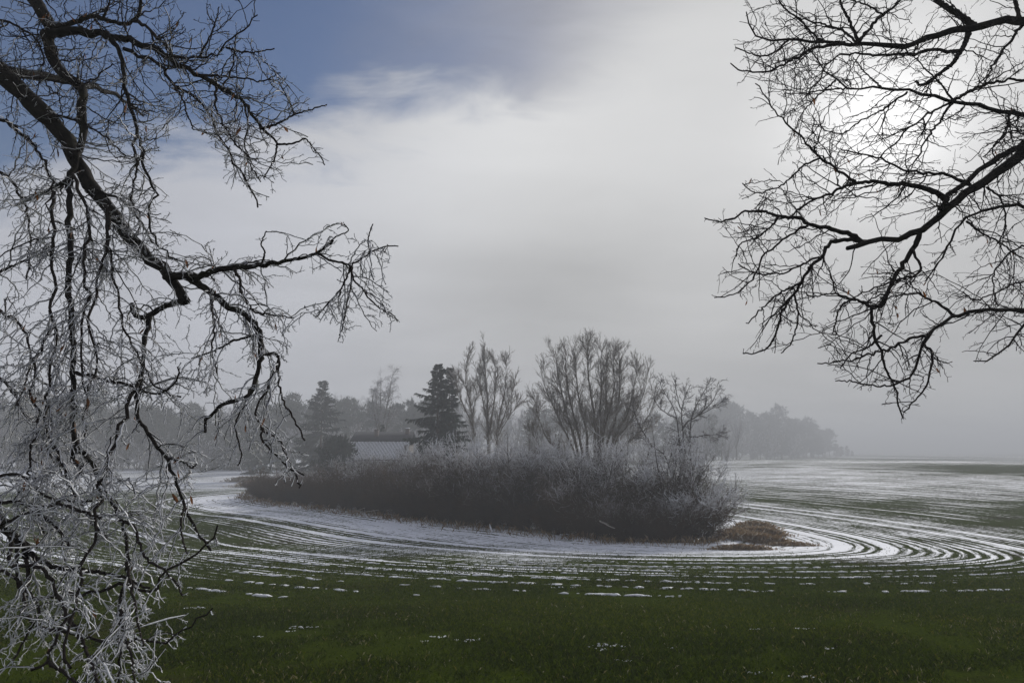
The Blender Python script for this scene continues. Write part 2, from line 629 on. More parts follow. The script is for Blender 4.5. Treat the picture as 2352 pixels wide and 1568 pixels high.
m, X = new_mat('winter_field')
co = obj_co(X)
row = X.n('ShaderNodeAttribute', attribute_name='row').outputs['Fac']
arc = X.n('ShaderNodeAttribute', attribute_name='arc').outputs['Fac']
snow = X.n('ShaderNodeAttribute', attribute_name='snow').outputs['Fac']
rv = X.comb(X.mul(arc, 0.35), X.mul(row, 2.2), 0.0)
na = X.noise(rv, 2.2, 5.0, 0.68)
nb = X.noise(co, 5.5, 5.0, 0.7)
nc = X.noise(co, 0.35, 3.0, 0.5)
wmod = X.ss(X.noise(X.comb(X.mul(arc, 0.10), X.mul(row, 0.35), 3.0), 1.0, 3.0, 0.6), 0.3, 0.7, 0.35, 1.2)
wave = X.mul(wmod, X.add(X.mul(X.m('COSINE', X.mul(row, 2 * math.pi / 0.42)), 0.74), X.mul(X.m('COSINE', X.mul(row, 2 * math.pi / 1.55)), 0.26)))
# tramlines: a pair of wheel tracks every 11 m
tr1 = X.m('ABSOLUTE', X.sub(X.m('MODULO', X.add(row, 100.3), 6.4), 3.2))
tram = X.ss(X.m('ABSOLUTE', X.sub(tr1, 0.85)), 0.10, 0.26, 1.0, 0.0)
val = X.add(snow, X.mul(wave, X.ss(snow, 0.03, 0.22, 0.0, 0.27)))
val = X.add(val, X.mul(X.sub(na, 0.5), 0.95))
val = X.add(val, X.mul(X.sub(nb, 0.5), 0.70))
nd = X.noise(X.comb(X.mul(arc, 1.1), X.mul(row, 4.5), 0.0), 3.2, 3.0, 0.7)
val = X.add(val, X.mul(X.sub(nd, 0.5), 1.0))
val = X.add(val, X.mul(tram, X.ss(snow, 0.12, 0.38, 0.0, 0.34)))
fac = X.ss(val, 0.47, 0.60)
ngr = X.noise(co, 38.0, 3.0, 0.7)
green = X.mix(X.ss(ngr, 0.3, 0.7), rgb(0.014, 0.022, 0.002), rgb(0.048, 0.068, 0.004))
green = X.mix(X.ss(X.add(nc, X.mul(X.sub(nb, 0.5), 0.5)), 0.52, 0.70, 0.0, 0.8), green, rgb(0.026, 0.025, 0.009))
soil = X.ss(X.noise(co, 2.3, 5.0, 0.7), 0.60, 0.72, 0.0, 0.7)
green = X.mix(soil, green, rgb(0.017, 0.012, 0.008))
colr = X.mix(fac, green, X.mix(nb, rgb(0.76, 0.80, 0.88), rgb(0.88, 0.90, 0.93)))
hgt = X.add(X.mul(fac, 0.8), X.mul(nb, 0.5))
M_FIELD = finish(m, X, colr, X.ss(fac, 0, 1, 1.0, 0.8), hgt, 0.7, 0.06, X.mul(fac, 0.15))
field = link('field', mesh_np('field', np.stack([fx, fy, fz], 1), quads.ravel(), np.full(len(quads), 4), M_FIELD,
                              {'row': frc, 'arc': farc, 'snow': fsn}))
tag(field, kind='structure')


def ground_z(x, y):
    x = np.asarray(x, float); y = np.asarray(y, float)
    sh = x.shape
    d, _ = thicket_dist(x, y)
    xr, yr = x.ravel(), y.ravel()
    z = hills(xr, yr) + 0.14 * (1 - S(np.abs(d), 0.0, 1.6)) * (0.4 + vnoise(xr * 1.3, yr * 1.3))
    return z.reshape(sh)


def hit(vx, vy):
    """where the view ray meets the field"""
    d = view_dir(vx, vy)
    lo, hi = 2.0, 300.0
    t = lo
    while t < hi:
        p = CAM + d * t
        if p[2] < float(hills(p[0], p[1])):
            break
        t += 0.25
    p = CAM + d * t
    return np.array([p[0], p[1], float(ground_z(np.array([p[0]]), np.array([p[1]]))[0])])


def blades(x, y, z, h, w, lean, rng, tint, name, mat, yaw=None, curve=0.5):
    """bent tapering grass blades, three triangles each"""
    n = len(x)
    if yaw is None:
        yaw = rng.random(n) * 2 * math.pi
    ld = rng.random(n) * 2 * math.pi
    wx, wy = np.cos(yaw) * w / 2, np.sin(yaw) * w / 2
    lx, ly = np.cos(ld) * lean * h, np.sin(ld) * lean * h
    top = z + h * np.sqrt(np.maximum(0.15, 1 - lean ** 2 * .6))
    V = np.empty((n, 4, 3))
    V[:, 0] = np.stack([x - wx, y - wy, z], 1)
    V[:, 1] = np.stack([x + wx, y + wy, z], 1)
    k = 0.6
    V[:, 2] = np.stack([x + lx, y + ly, top], 1)
    V[:, 3] = np.stack([x - wx * .5 + lx * k * (1 - curve), y - wy * .5 + ly * k * (1 - curve), z + (top - z) * (k + 0.12)], 1)
    o = (np.arange(n) * 4)[:, None]
    Fm = np.concatenate([o + np.array([[0, 1, 2]]), o + np.array([[0, 2, 3]])], 1).ravel()
    return mesh_np(name, V.reshape(-1, 3), Fm, np.full(2 * n, 3), mat, {'tint': np.repeat(tint, 4)}, smooth=False)


def scatter_field(n, y0, y1, rng):
    """positions inside the field of view, denser near"""
    y = y0 + (y1 - y0) * rng.random(n)
    x = (rng.random(n) * 2 - 1) * (0.86 * y + 1.2)
    return x, y


def drift(x, y, rc):
    """furrows of the near field that still hold a broken line of snow"""
    rc = rc + 0.10 * (vnoise(x * 2.3, y * 2.3 + 50) - 0.5)
    ph = np.abs((rc + 0.55) % 1.37 - 0.685)
    br = vnoise(x * 0.45 + 3, rc * 0.7) * 0.45 + vnoise(x * 1.9 + 8, rc * 2.0 + 4) * 0.25 + vnoise(x * 6.0, rc * 5.0 + 4) * 0.30
    return (ph > 0.685 - 0.055) & (br > 0.53 - 0.15 * S(y, 13.0, 18.0)) & (y > 12.8) & (y < 22.5)


rg = np.random.default_rng(11)
bx, by, bh, bw, bt = [], [], [], [], []
for (y0, y1, n, hh, ww) in ((5.2, 9.0, 95000, 0.070, 0.0040), (9.0, 13.5, 108000, 0.066, 0.0062), (13.5, 20.0, 90000, 0.072, 0.0105), (20.0, 30.0, 42000, 0.075, 0.015)):
    x, y = scatter_field(n, y0, y1, rg)
    d, _ = thicket_dist(x, y)
    rc = row_coord(x, y, d)
    sv = snow_base(x, y, d) + 0.19 * row_pattern(rc) * S(snow_base(x, y, d), 0.03, 0.22)
    patch = vnoise(x * 0.9 + 3, y * 0.9) * 0.6 + vnoise(x * 2.7, y * 2.7 + 5) * 0.4
    keep = (rg.random(n) > S(sv, 0.22, 0.55) * 0.97) & (d > 0.4) & (rg.random(n) < 0.10 + 1.1 * S(patch + 0.16 * S(y, 8.0, 11.0), 0.33, 0.66)) & ~drift(x, y, rc)
    x, y, patch = x[keep], y[keep], patch[keep]
    bx.append(x); by.append(y)
    bh.append(hh * 0.82 * (0.45 + 0.8 * rg.random(len(x))) * (0.6 + 0.7 * patch))
    bw.append(ww * (0.7 + 0.6 * rg.random(len(x))))
    t = 0.15 + 0.55 * rg.random(len(x)) + 0.25 * (vnoise(x * 0.35 + 11, y * 0.5) - 0.5)
    dry = rg.random(len(x)) < 0.02 + 0.09 * S(vnoise(x * 0.6 + 31, y * 0.9), 0.45, 0.85) * (1 - S(y, 10, 13))
    bt.append(np.where(dry, 0.86 + 0.14 * rg.random(len(x)), np.clip(t, 0, 0.85)))
bx, by, bh, bw, bt = map(np.concatenate, (bx, by, bh, bw, bt))
gme = blades(bx, by, ground_z(bx, by) - 0.005, bh, bw, 0.25 + 0.65 * rg.random(len(bx)), rg, bt, 'grass', M_GRASS)
tag(link('grass', gme), 'short green winter crop seedlings covering the near field', 'grass', kind='stuff')

# lumps of old snow caught along the furrows and scattered in the near grass
_ico = None


def ico():
    global _ico
    if _ico is None:
        import bmesh
        b = bmesh.new()
        bmesh.ops.create_icosphere(b, subdivisions=1, radius=1.0)
        b.verts.ensure_lookup_table()
        _ico = (np.array([v.co[:] for v in b.verts]), np.array([[v.index for v in f.verts] for f in b.faces]))
        b.free()
    return _ico


def lumps(name, pos, size, mat, rng, flat=0.45):
    v0, f0 = ico()
    V, F = [], []
    for i, (p, s) in enumerate(zip(pos, size)):
        k = 1 + 0.45 * (vnoise(v0[:, 0] * 2.2 + i * 3.1, v0[:, 1] * 2.2 + v0[:, 2] * 2.7 + i) - 0.5) * 2
        q = v0 * k[:, None] * np.array([s[0], s[1], s[1] * flat])
        a = rng.random() * 0.6 - 0.3
        c, sn = math.cos(a), math.sin(a)
        q = np.stack([q[:, 0] * c - q[:, 1] * sn, q[:, 0] * sn + q[:, 1] * c, q[:, 2]], 1)
        V.append(q + p); F.append(f0 + i * len(v0))
    V = np.concatenate(V); F = np.concatenate(F)
    return mesh_np(name, V, F.ravel(), np.full(len(F), 3), mat)


rl = np.random.default_rng(5)
lp, lsz = [], []
xs = rl.uniform(-15, 17, 60000); ys = rl.uniform(12.5, 22.0, 60000)
dd, aa = thicket_dist(xs, ys)
rcs = row_coord(xs, ys, dd)
sel = drift(xs, ys, rcs) & (rl.random(60000) < 0.5)
for x, y in zip(xs[sel], ys[sel]):
    w = rl.uniform(0.02, 0.075)
    lp.append((x, y)); lsz.append((w * rl.uniform(1.0, 2.2), w * 0.7))
for vx, vy, w in ((690, 1448, .08), (712, 1446, .06), (1010, 1473, .07), (1082, 1474, .08), (1384, 1486, .12), (1436, 1531, .04), (1548, 1500, .03),
                  (1740, 1559, .05), (1853, 1563, .06), (1738, 1450, .05), (1836, 1448, .07), (1905, 1496, .04), (975, 1480, .03), (440, 1402, .10),
                  (590, 1470, .04), (1540, 1372, .10), (665, 1454, .04), (1290, 1350, .1), (1745, 1360, .1), (1722, 1558, .03), (1384, 1500, .05)):
    p = hit(vx, vy)
    for k in range(9):
        lp.append((p[0] + rl.normal() * w * 1.1, p[1] + rl.normal() * w * 0.6))
        lsz.append((w * rl.uniform(0.12, 0.42), w * rl.uniform(0.10, 0.30)))
lp = np.array(lp)
lz = ground_z(lp[:, 0], lp[:, 1])
tag(link('snow_lumps', lumps('snow_lumps', np.column_stack([lp, lz + 0.018]), lsz, M_SNOW, rl)),
    'small lumps of old snow lying along the furrows', 'snow', kind='stuff')


# ------------------------------------------------------------------ woody plants
def put_tree(name, loc, parts, label, cat, group=None, rz=0.0, scale=1.0, color=None):
    root = empty(name, loc, rz)
    root.scale = (scale, scale, scale)
    tag(root, label, cat, group)
    for pn, me in parts:
        o = link(pn, me, root)
        if color is not None:
            o.color = color
    return root


def shrub_meshes(seed, height, spread, nstem, dens=1.0, upright=0.5, frost_top=1.0):
    rng = np.random.default_rng(seed)
    P = np.empty((nstem, 9, 3)); R = np.empty((nstem, 9))
    for i in range(nstem):
        a = rng.random() * 2 * math.pi
        out = spread * math.sqrt(rng.random())
        h = height * rng.uniform(0.6, 0.95) * (1 - 0.25 * (out / spread) ** 2)
        t = np.linspace(0, 1, 9)
        bend = rng.uniform(0.8, 1.7)
        r = 0.12 * spread * rng.random() + out * t ** bend
        P[i] = np.stack([np.cos(a) * r, np.sin(a) * r, h * (t ** (0.75 + 0.25 * upright))], 1) + np.cumsum(rng.normal(size=(9, 3)) * 0.035, 0) * np.array([1, 1, .5])
        P[i, 0, 2] = -0.15
        R[i] = np.linspace(rng.uniform(0.016, 0.034), 0.006, 9)
    st = Tubes()
    zf = lambda Q: np.clip((Q[..., 2] / height - 0.36) * 1.55, 0, 1) * frost_top
    st.add(P, R, 5, attr=zf(P) * 0.35)
    L1, r1 = grow(P, R, 0.17 / dens, 0.04, 1.0, (22, 66), (0.5, 1.3), 7, 0.16, (0, 0, 0.35 * upright), 0.013, 0.007, rng, curl=0.4)
    L2, r2 = grow(L1, r1, 0.15 / dens, 0.1, 1.0, (20, 60), (0.25, 0.65), 4, 0.20, (0, 0, 0.45 * upright), 0.009, 0.006, rng, curl=0.4)
    L3, r3 = grow(L2, r2, 0.20 / dens, 0.2, 1.0, (20, 60), (0.10, 0.30), 3, 0.15, (0, 0, 0.3), 0.007, 0.0055, rng)
    tw = Tubes()
    for Q, r in ((L1, r1), (L2, r2), (L3, r3)):
        outer = np.clip(np.linalg.norm(Q[..., :2], axis=2) / (spread * 1.5), 0, 1)
        f = np.clip(0.75 * zf(Q) + 0.30 * outer * zf(Q), 0, 1)
        k = Q[:, :, 2].min(1) > 0.02
        rn = rng.random(Q.shape[0])[:, None]
        tw.add(Q[k], r[k], 3, attr=(f + 0.35 * (rn - 0.5) + 0.35 * (rn > 0.94))[k])
    return [('stems', st.mesh('shrub_stems', M_SHRUB_STEM)), ('twigs', tw.mesh('shrub_twigs', M_SHRUB))]


SHRUB = [shrub_meshes(101, 3.3, 1.8, 22, 1.0, 0.7), shrub_meshes(102, 2.9, 2.0, 22, 1.0, 0.35), shrub_meshes(103, 3.7, 1.7, 22, 0.95, 0.9),
         shrub_meshes(104, 2.6, 2.0, 24, 1.1, 0.5), shrub_meshes(105, 3.9, 2.0, 24, 1.0, 0.6)]


def put_shrub(k, x, y, sc, frost, label, rz, group='leafless shrubs of the thicket'):
    z = float(ground_z(np.array([x]), np.array([y]))[0])
    r = put_tree('leafless_shrub', (x, y, z), SHRUB[k], label, 'shrub', group, rz, sc, (frost, float(np.random.default_rng(int(abs(x * 91 + y * 37) * 10)).random()) * 0.9, 0, 1))
    return r


ORD = ('first second third fourth fifth sixth seventh eighth ninth tenth eleventh twelfth thirteenth fourteenth fifteenth sixteenth seventeenth '
       'eighteenth nineteenth twentieth twenty-first twenty-second').split()
rs = np.random.default_rng(21)
# front row along the foot line; frost grows towards the field end on the sunny side
front = resample(np.vstack([[(6.1, 29.2)], TH[2:10]]), 22)
for i, (x, y) in enumerate(front):
    nx, ny = 0.62, 0.78
    fr = 0.98 - 0.70 * (i / 21.0) ** 0.6
    if i == 0:
        lab = 'dense shrub at the field end of the thicket, beside the brown tussocks'
    else:
        lab = 'dark leafless shrub in the front row of the thicket, %s from the brown tussocks' % ORD[i]
    put_shrub(int(rs.integers(0, 4)), x + nx * 0.9 + rs.normal() * 0.2, y + ny * 0.9 + rs.normal() * 0.2, 0.80 + 0.20 * rs.random() + (0.14 if 1 < i < 12 else 0.0) - (0.14 if i > 13 else 0.0) - (0.1 if i < 3 else 0),
              fr * 0.9, lab, rs.random() * 6.28)
low = resample(np.vstack([[(6.9, 29.0)], TH[2:10]]), 45)[1::2]
for i, (x, y) in enumerate(low):
    put_shrub(3 if i % 2 else 1, x + 0.35 + rs.normal() * 0.15, y + 0.45 + rs.normal() * 0.15, 0.44 + 0.14 * rs.random(), 0.25,
              'knee-high dark brush at the thicket foot, %s from the brown tussocks' % ORD[i], rs.random() * 6.28, 'low brush along the thicket foot')
for i, (x, y, s_, lab) in enumerate(((5.0, 29.6, 0.62, 'waist-high brush filling the thicket foot just left of its corner'), (6.6, 29.4, 0.66, 'waist-high brush right at the corner of the thicket foot'),
                                     (5.75, 29.55, 0.58, 'waist-high brush in the notch between the two corner shrubs'), (5.9, 30.6, 0.8, 'chest-high brush behind the notch at the thicket corner'),
                                     (7.5, 30.0, 0.60, 'waist-high brush between the thicket corner and the tussocks'), (3.6, 30.4, 0.6, 'waist-high brush at the thicket foot near the leaning dead branch'))):
    put_shrub(3, x, y, s_, 0.55, lab, rs.random() * 6.28, 'low brush along the thicket foot')
for i, (x, y) in enumerate(low[:20]):
    put_shrub(3, x + 0.9 * S(i, 1, 6) + rs.normal() * 0.15, y + 1.7 + rs.normal() * 0.2, 0.62 + 0.1 * rs.random(), 0.3,
              'dark inner brush seen between the thicket stems, %s from its field end' % ORD[i], rs.random() * 6.28, 'inner brush of the thicket')
for i, t in enumerate(np.linspace(0.02, 0.98, 20)):
    x, y = front[min(21, int(t * 21))]
    put_shrub(int(rs.integers(0, 5)), x + 0.7 + 1.3 * S(t, 0.05, 0.4) + rs.normal() * 0.3, y + 2.6 + rs.normal() * 0.3, (1.14 + 0.22 * rs.random() - 0.08 * t) * (1 - 0.45 * math.exp(-((t - 0.86) / 0.18) ** 2)),
              1.35 - 0.6 * t, 'frosted shrub in the second row of the thicket, %s from its field end' % ORD[i], rs.random() * 6.28)
for i, t in enumerate(np.linspace(0.05, 0.98, 14)):
    x, y = front[min(21, int(t * 21))]
    put_shrub(int(rs.integers(0, 5)), x + 1.2 + 2.4 * S(t, 0.05, 0.4) + rs.normal() * 0.4, y + 5.4 + rs.normal() * 0.5, (1.22 + 0.28 * rs.random() + 0.05 * math.exp(-((t - 0.52) / 0.12) ** 2)) * (1 - 0.55 * math.exp(-((t - 0.93) / 0.22) ** 2)), 1.5,
              'pale frosted shrub rising at the back of the thicket, %s from its field end' % ORD[i], rs.random() * 6.28)
# white, rounded shrubs on the field end
for (vx, vy, dpt, sc, k, lab) in ((1618, 1240, 30.4, 1.05, 3, 'rounded white-frosted shrub at the outer corner of the thicket'),
                                  (1588, 1235, 31.9, 1.16, 4, 'tall grey-white frosted shrub below the crooked dark-limbed tree'),
                                  (1528, 1225, 33.0, 1.12, 1, 'frosted spreading shrub left of the rounded white corner shrub'),
                                  (1085, 1190, 38.5, 1.38, 4, 'arching pale-frosted thorn bush below the three slender trees')):
    p = at(vx, vy, dpt)
    put_shrub(k, p[0], p[1], sc, 1.9, lab, rs.random() * 6, None)


def to_local(P, base):
    return P - np.asarray(base)


def traced_tree(base, stems, depth, dspread, rng, r_base, tw, mat_stem, mat_twig, frost=0.3, sides=6, drop=34.0):
    """stems: lists of view points; returns [(part, mesh)] in coordinates local to base"""
    N = 16
    Ps, Rs = [], []
    for st in stems:
        pts, rr = st[:2]
        dz = rng.normal() * dspread
        pts = np.array(pts, float)
        pts[:, 1] += drop * np.clip((1010 - pts[:, 1]) / (1010 - 760.0), 0, 1)
        v = resample(pts, N)
        t = np.linspace(0, 1, N)
        P = at(v[:, 0], v[:, 1], depth + dz * t)
        P += np.cumsum(rng.normal(size=(N, 3)) * 0.02, 0)
        Ps.append(P - base)
        Rs.append(np.linspace(rr, max(0.010, rr * 0.12), N))
    P = np.array(Ps); R = np.array(Rs)
    a = Tubes().add(P, R, sides, attr=frost * 0.5, rough=0.08, rng=rng)
    b = Tubes()
    lv = (P, R)
    for (spacing, t0, t1, ang, ln, M, wig, pull, r0, r1, curl) in tw:
        lv = grow(lv[0], lv[1], spacing, t0, t1, ang, ln, M, wig, pull, r0, r1, rng, curl=curl)
        b.add(lv[0], lv[1], 4 if M > 5 else 3, attr=frost + 0.3 * (rng.random(len(lv[0]))[:, None] - 0.5) + np.zeros((1, M)))
    return [('trunk', a.mesh('trunk', mat_stem)), ('crown', b.mesh('crown', mat_twig))]


def base_at(vx, depth):
    x = float(at(vx, 1035, depth)[0])
    return np.array([x, depth, float(ground_z(np.array([x]), np.array([depth]))[0]) - 0.05])


def gv(b):
    """view y of a base point"""
    return float(project(b)[1])


# big many-stemmed willow
rw = np.random.default_rng(31)
bw_ = base_at(1362, 42.0)
y0 = gv(bw_)
wst = [
    ([(1352, y0), (1318, 1040), (1285, 960), (1262, 900), (1250, 860), (1244, 830)], 0.10),
    ([(1355, y0), (1325, 1020), (1300, 930), (1287, 860), (1280, 800), (1278, 775)], 0.13),
    ([(1358, y0), (1338, 1020), (1318, 930), (1306, 850), (1303, 790), (1304, 768)], 0.13),
    ([(1360, y0), (1345, 1040), (1345, 990), (1330, 910), (1322, 840), (1318, 780), (1316, 765)], 0.12),
    ([(1364, y0), (1364, 1000), (1362, 940), (1352, 880), (1346, 820), (1346, 762)], 0.15),
    ([(1366, y0), (1372, 1000), (1374, 930), (1375, 860), (1374, 800), (1378, 768)], 0.14),
    ([(1368, y0), (1380, 1020), (1390, 950), (1394, 880), (1392, 820), (1398, 775)], 0.14),
    ([(1370, y0), (1384, 1010), (1400, 930), (1410, 860), (1408, 800), (1412, 778)], 0.12),
    ([(1372, y0), (1392, 1030), (1414, 960), (1424, 900), (1424, 830), (1422, 795)], 0.12),
    ([(1374, y0), (1402, 1030), (1436, 950), (1450, 890), (1458, 840), (1461, 805)], 0.12),
    ([(1376, y0), (1410, 1030), (1450, 960), (1474, 900), (1484, 860), (1488, 830)], 0.09),
    ([(1376, y0), (1420, 1040), (1465, 985), (1492, 930), (1500, 890)], 0.07),
    ([(1350, y0), (1300, 1060), (1258, 1005), (1236, 940), (1232, 900)], 0.07),
    ([(1350, y0), (1290, 1075), (1240, 1030), (1215, 990)], 0.05),
]
parts = traced_tree(bw_, wst, 42.0, 0.9, rw, 0.12,
                    [(0.155, 0.44, 1.0, (12, 42), (0.9, 2.2), 8, 0.06, (0, 0, 0.45), 0.022, 0.009, 0.15),
                     (0.12, 0.10, 1.0, (14, 46), (0.40, 1.2), 5, 0.08, (0, 0, 0.40), 0.011, 0.007, 0.2),
                     (0.12, 0.15, 1.0, (15, 42), (0.2, 0.55), 3, 0.08, (0, 0, 0.25), 0.008, 0.0065, 0.2)],
                    M_WILLOW, M_WTWIG, 0.45)
put_tree('willow_tree', tuple(bw_), parts, 'big many-stemmed bare willow fanning up behind the middle of the thicket', 'tree')

# three slender trees left of the willow
for (bx_, dep, st, lab, sd) in (
    (1086, 56.0, [([(1090, 0), (1088, 980), (1080, 920), (1070, 860), (1072, 800), (1076, 782)], 0.11), ([(1088, 980), (1062, 910), (1050, 860), (1046, 830)], 0.06), ([(1084, 950), (1092, 900), (1096, 860)], 0.05)],
     'slender bare tree beside the dark twin spruce', 32),
    (1122, 55.0, [([(1124, 0), (1124, 980), (1122, 900), (1118, 830), (1116, 780), (1116, 756)], 0.14), ([(1124, 990), (1112, 930), (1102, 870), (1100, 810)], 0.08), ([(1126, 980), (1136, 900), (1140, 840), (1136, 795)], 0.08)],
     'tallest of the three slender bare trees left of the big willow', 33),
    (1150, 54.0, [([(1146, 0), (1142, 990), (1152, 930), (1162, 870), (1164, 810), (1162, 798)], 0.10), ([(1146, 980), (1166, 920), (1180, 870), (1184, 840)], 0.06), ([(1144, 1000), (1170, 950), (1192, 915)], 0.04)],
     'slender bare tree nearest the big willow, leaning slightly away from it', 34)):
    b = base_at(bx_, dep)
    yy = gv(b)
    st = [([(q[0], yy) if q[1] == 0 else q for q in s[0]], s[1]) for s in st]
    r_ = np.random.default_rng(sd)
    parts = traced_tree(b, st, dep, 0.7, r_, 0.12,
                        [(0.15, 0.34, 1.0, (12, 40), (0.8, 2.1), 8, 0.06, (0, 0, 0.5), 0.028, 0.015, 0.12),
                         (0.13, 0.10, 1.0, (14, 42), (0.4, 1.1), 5, 0.08, (0, 0, 0.4), 0.017, 0.012, 0.2),
                         (0.19, 0.2, 1.0, (15, 42), (0.2, 0.55), 3, 0.08, (0, 0, 0.25), 0.010, 0.008, 0.2)],
                        M_WILLOW, M_WTWIG, 0.45)
    put_tree('slender_tree', tuple(b), parts, lab, 'tree')

# crooked dark-limbed tree right of the willow
b = base_at(1580, 37.0)
yy = gv(b)
parts = traced_tree(b, [
    ([(1585, yy), (1588, 1000), (1592, 960), (1602, 920), (1618, 890), (1630, 860), (1636, 842)], 0.084),
    ([(1578, yy), (1570, 1000), (1566, 960), (1568, 930), (1580, 890), (1592, 860)], 0.077),
    ([(1572, yy), (1558, 1000), (1552, 950), (1540, 915), (1522, 880), (1512, 855)], 0.070),
    ([(1566, 985), (1580, 960), (1606, 945), (1636, 925), (1656, 908), (1668, 900)], 0.042),
    ([(1596, 950), (1620, 930), (1640, 900), (1648, 865)], 0.035),
    ([(1552, 950), (1530, 940), (1505, 920), (1495, 900)], 0.035),
    ([(1586, 1002), (1610, 998), (1640, 994), (1662, 1000)], 0.035),
    ([(1566, 930), (1556, 900), (1550, 870), (1552, 856)], 0.035),
    ([(1500, 1030), (1476, 980), (1466, 955), (1462, 930)], 0.042),
    ([(1572, yy), (1530, 1060), (1500, 1030), (1480, 1010), (1450, 1005)], 0.056)], 37.0, 0.6, np.random.default_rng(35), 0.1,
    [(0.17, 0.25, 1.0, (25, 65), (0.5, 1.4), 7, 0.14, (0, 0, 0.30), 0.022, 0.010, 0.3),
     (0.12, 0.12, 1.0, (25, 65), (0.2, 0.6), 4, 0.16, (0, 0, 0.25), 0.013, 0.009, 0.3),
     (0.085, 0.15, 1.0, (25, 70), (0.08, 0.32), 3, 0.15, (0, 0, 0.15), 0.008, 0.0065, 0.3)],
    M_SHRUB_STEM, M_FARTWIG, 0.4)
root = put_tree('crooked_tree', tuple(b), parts, 'crooked bare tree with knobbly dark limbs right of the big willow', 'tree')
for o in root.children: o.color = (0.3, 0.0, 0.0, 1)


# ------------------------------------------------------------------ conifers
def spruce_meshes(seed, height, width, n_bough, sprays, droop=0.35, frost=0.0, bare=0.03, irregular=0.35):
    """trunk plus tiers of drooping boughs, each bough a fan of hanging needle sprays"""
    rng = np.random.default_rng(seed)
    t = np.linspace(0, 1, 12)
    trunk = Tubes().add(np.stack([0.05 * np.sin(t * 4), 0.05 * np.cos(t * 3), t * height - 0.1], 1), np.linspace(height * 0.016, 0.015, 12), 7)
    V, F, A = [], [], []
    nb = 0
    lob = rng.random(7) * 6.283
    for k in range(n_bough):
        u = (k + rng.random()) / n_bough
        zt = bare + (0.99 - bare) * (1 - (1 - u) ** 1.25)
        z = height * zt
        a = rng.random() * 2 * math.pi
        tier = 0.86 + 0.22 * math.sin(zt * 34 + 1.2 * math.sin(a + lob[0])) + 0.12 * math.sin(3 * a + lob[1] + zt * 9)
        L = (width / 2 * (1 - zt) ** 0.9 + 0.07 * width * (1 - zt) ** 0.25) * tier * (1 + irregular * rng.normal() * 0.45)
        L = min(max(0.12, L), width * 0.62)
        s = np.concatenate([[0.15], np.linspace(0.25, 1, sprays - 1)])
        up = 0.55 * zt ** 1.6 + 0.08 * rng.normal()
        dr = droop * (1.15 - 0.8 * zt) * (1 + 0.3 * rng.normal())
        zz = z + L * (up * s - dr * s ** 1.4 + 0.35 * dr * s ** 4)
        sp = np.stack([np.cos(a) * L * s, np.sin(a) * L * s, zz], 1)
        tan = np.array([math.cos(a), math.sin(a), 0.0])
        side = np.array([-math.sin(a), math.cos(a), 0.0])
        for sg in (-1, 1, 0):
            wl = (0.16 + 0.42 * L * (1.05 - s) ** 0.7 * (0.35 + 0.65 * s)) * (0.5 + 0.9 * rng.random(sprays))
            wl = np.clip(wl, 0.10, 0.11 * width + 0.15)
            if sg == 0:
                wl = wl * 0.55
            dv = tan * (0.45 + 0.25 * rng.random((sprays, 1))) + side * sg * (0.55 + 0.5 * rng.random((sprays, 1)))
            tip = sp + dv * wl[:, None] + np.array([0, 0, -1.0]) * (wl * (0.25 + 0.75 * rng.random(sprays)))[:, None]
            th = (0.03 + 0.15 * wl)[:, None]
            ax = tan * 0.8 + np.array([0, 0, 0.35]) + rng.normal(size=(sprays, 3)) * 0.25
            md = sp * 0.45 + tip * 0.55 + np.array([0, 0, 0.05])
            q = np.stack([sp + ax * th * 0.5, md + ax * th * 0.75, tip, md - ax * th * 0.75, sp - ax * th * 0.5], 1)
            V.append(q.reshape(-1, 3))
            o = (np.arange(sprays) * 5)[:, None] + nb
            F.append(o + np.array([[0, 1, 2, 3, 4]]))
            nb += sprays * 5
            sh = 0.1 + 0.55 * rng.random(sprays)
            fr = frost * (0.4 + 0.6 * rng.random(sprays))
            A.append(np.stack([sh, sh, np.clip(sh + fr, 0, 1), np.clip(sh + fr * .6, 0, 1), sh], 1).ravel())
    V = np.concatenate(V); F = np.concatenate(F)
    cr = mesh_np('crown', V, F.ravel(), np.full(len(F), 5), M_NEEDLE, {'tint': np.concatenate(A)}, smooth=False)
    return [('trunk', trunk.mesh('trunk', M_SHRUB_STEM)), ('crown', cr)]


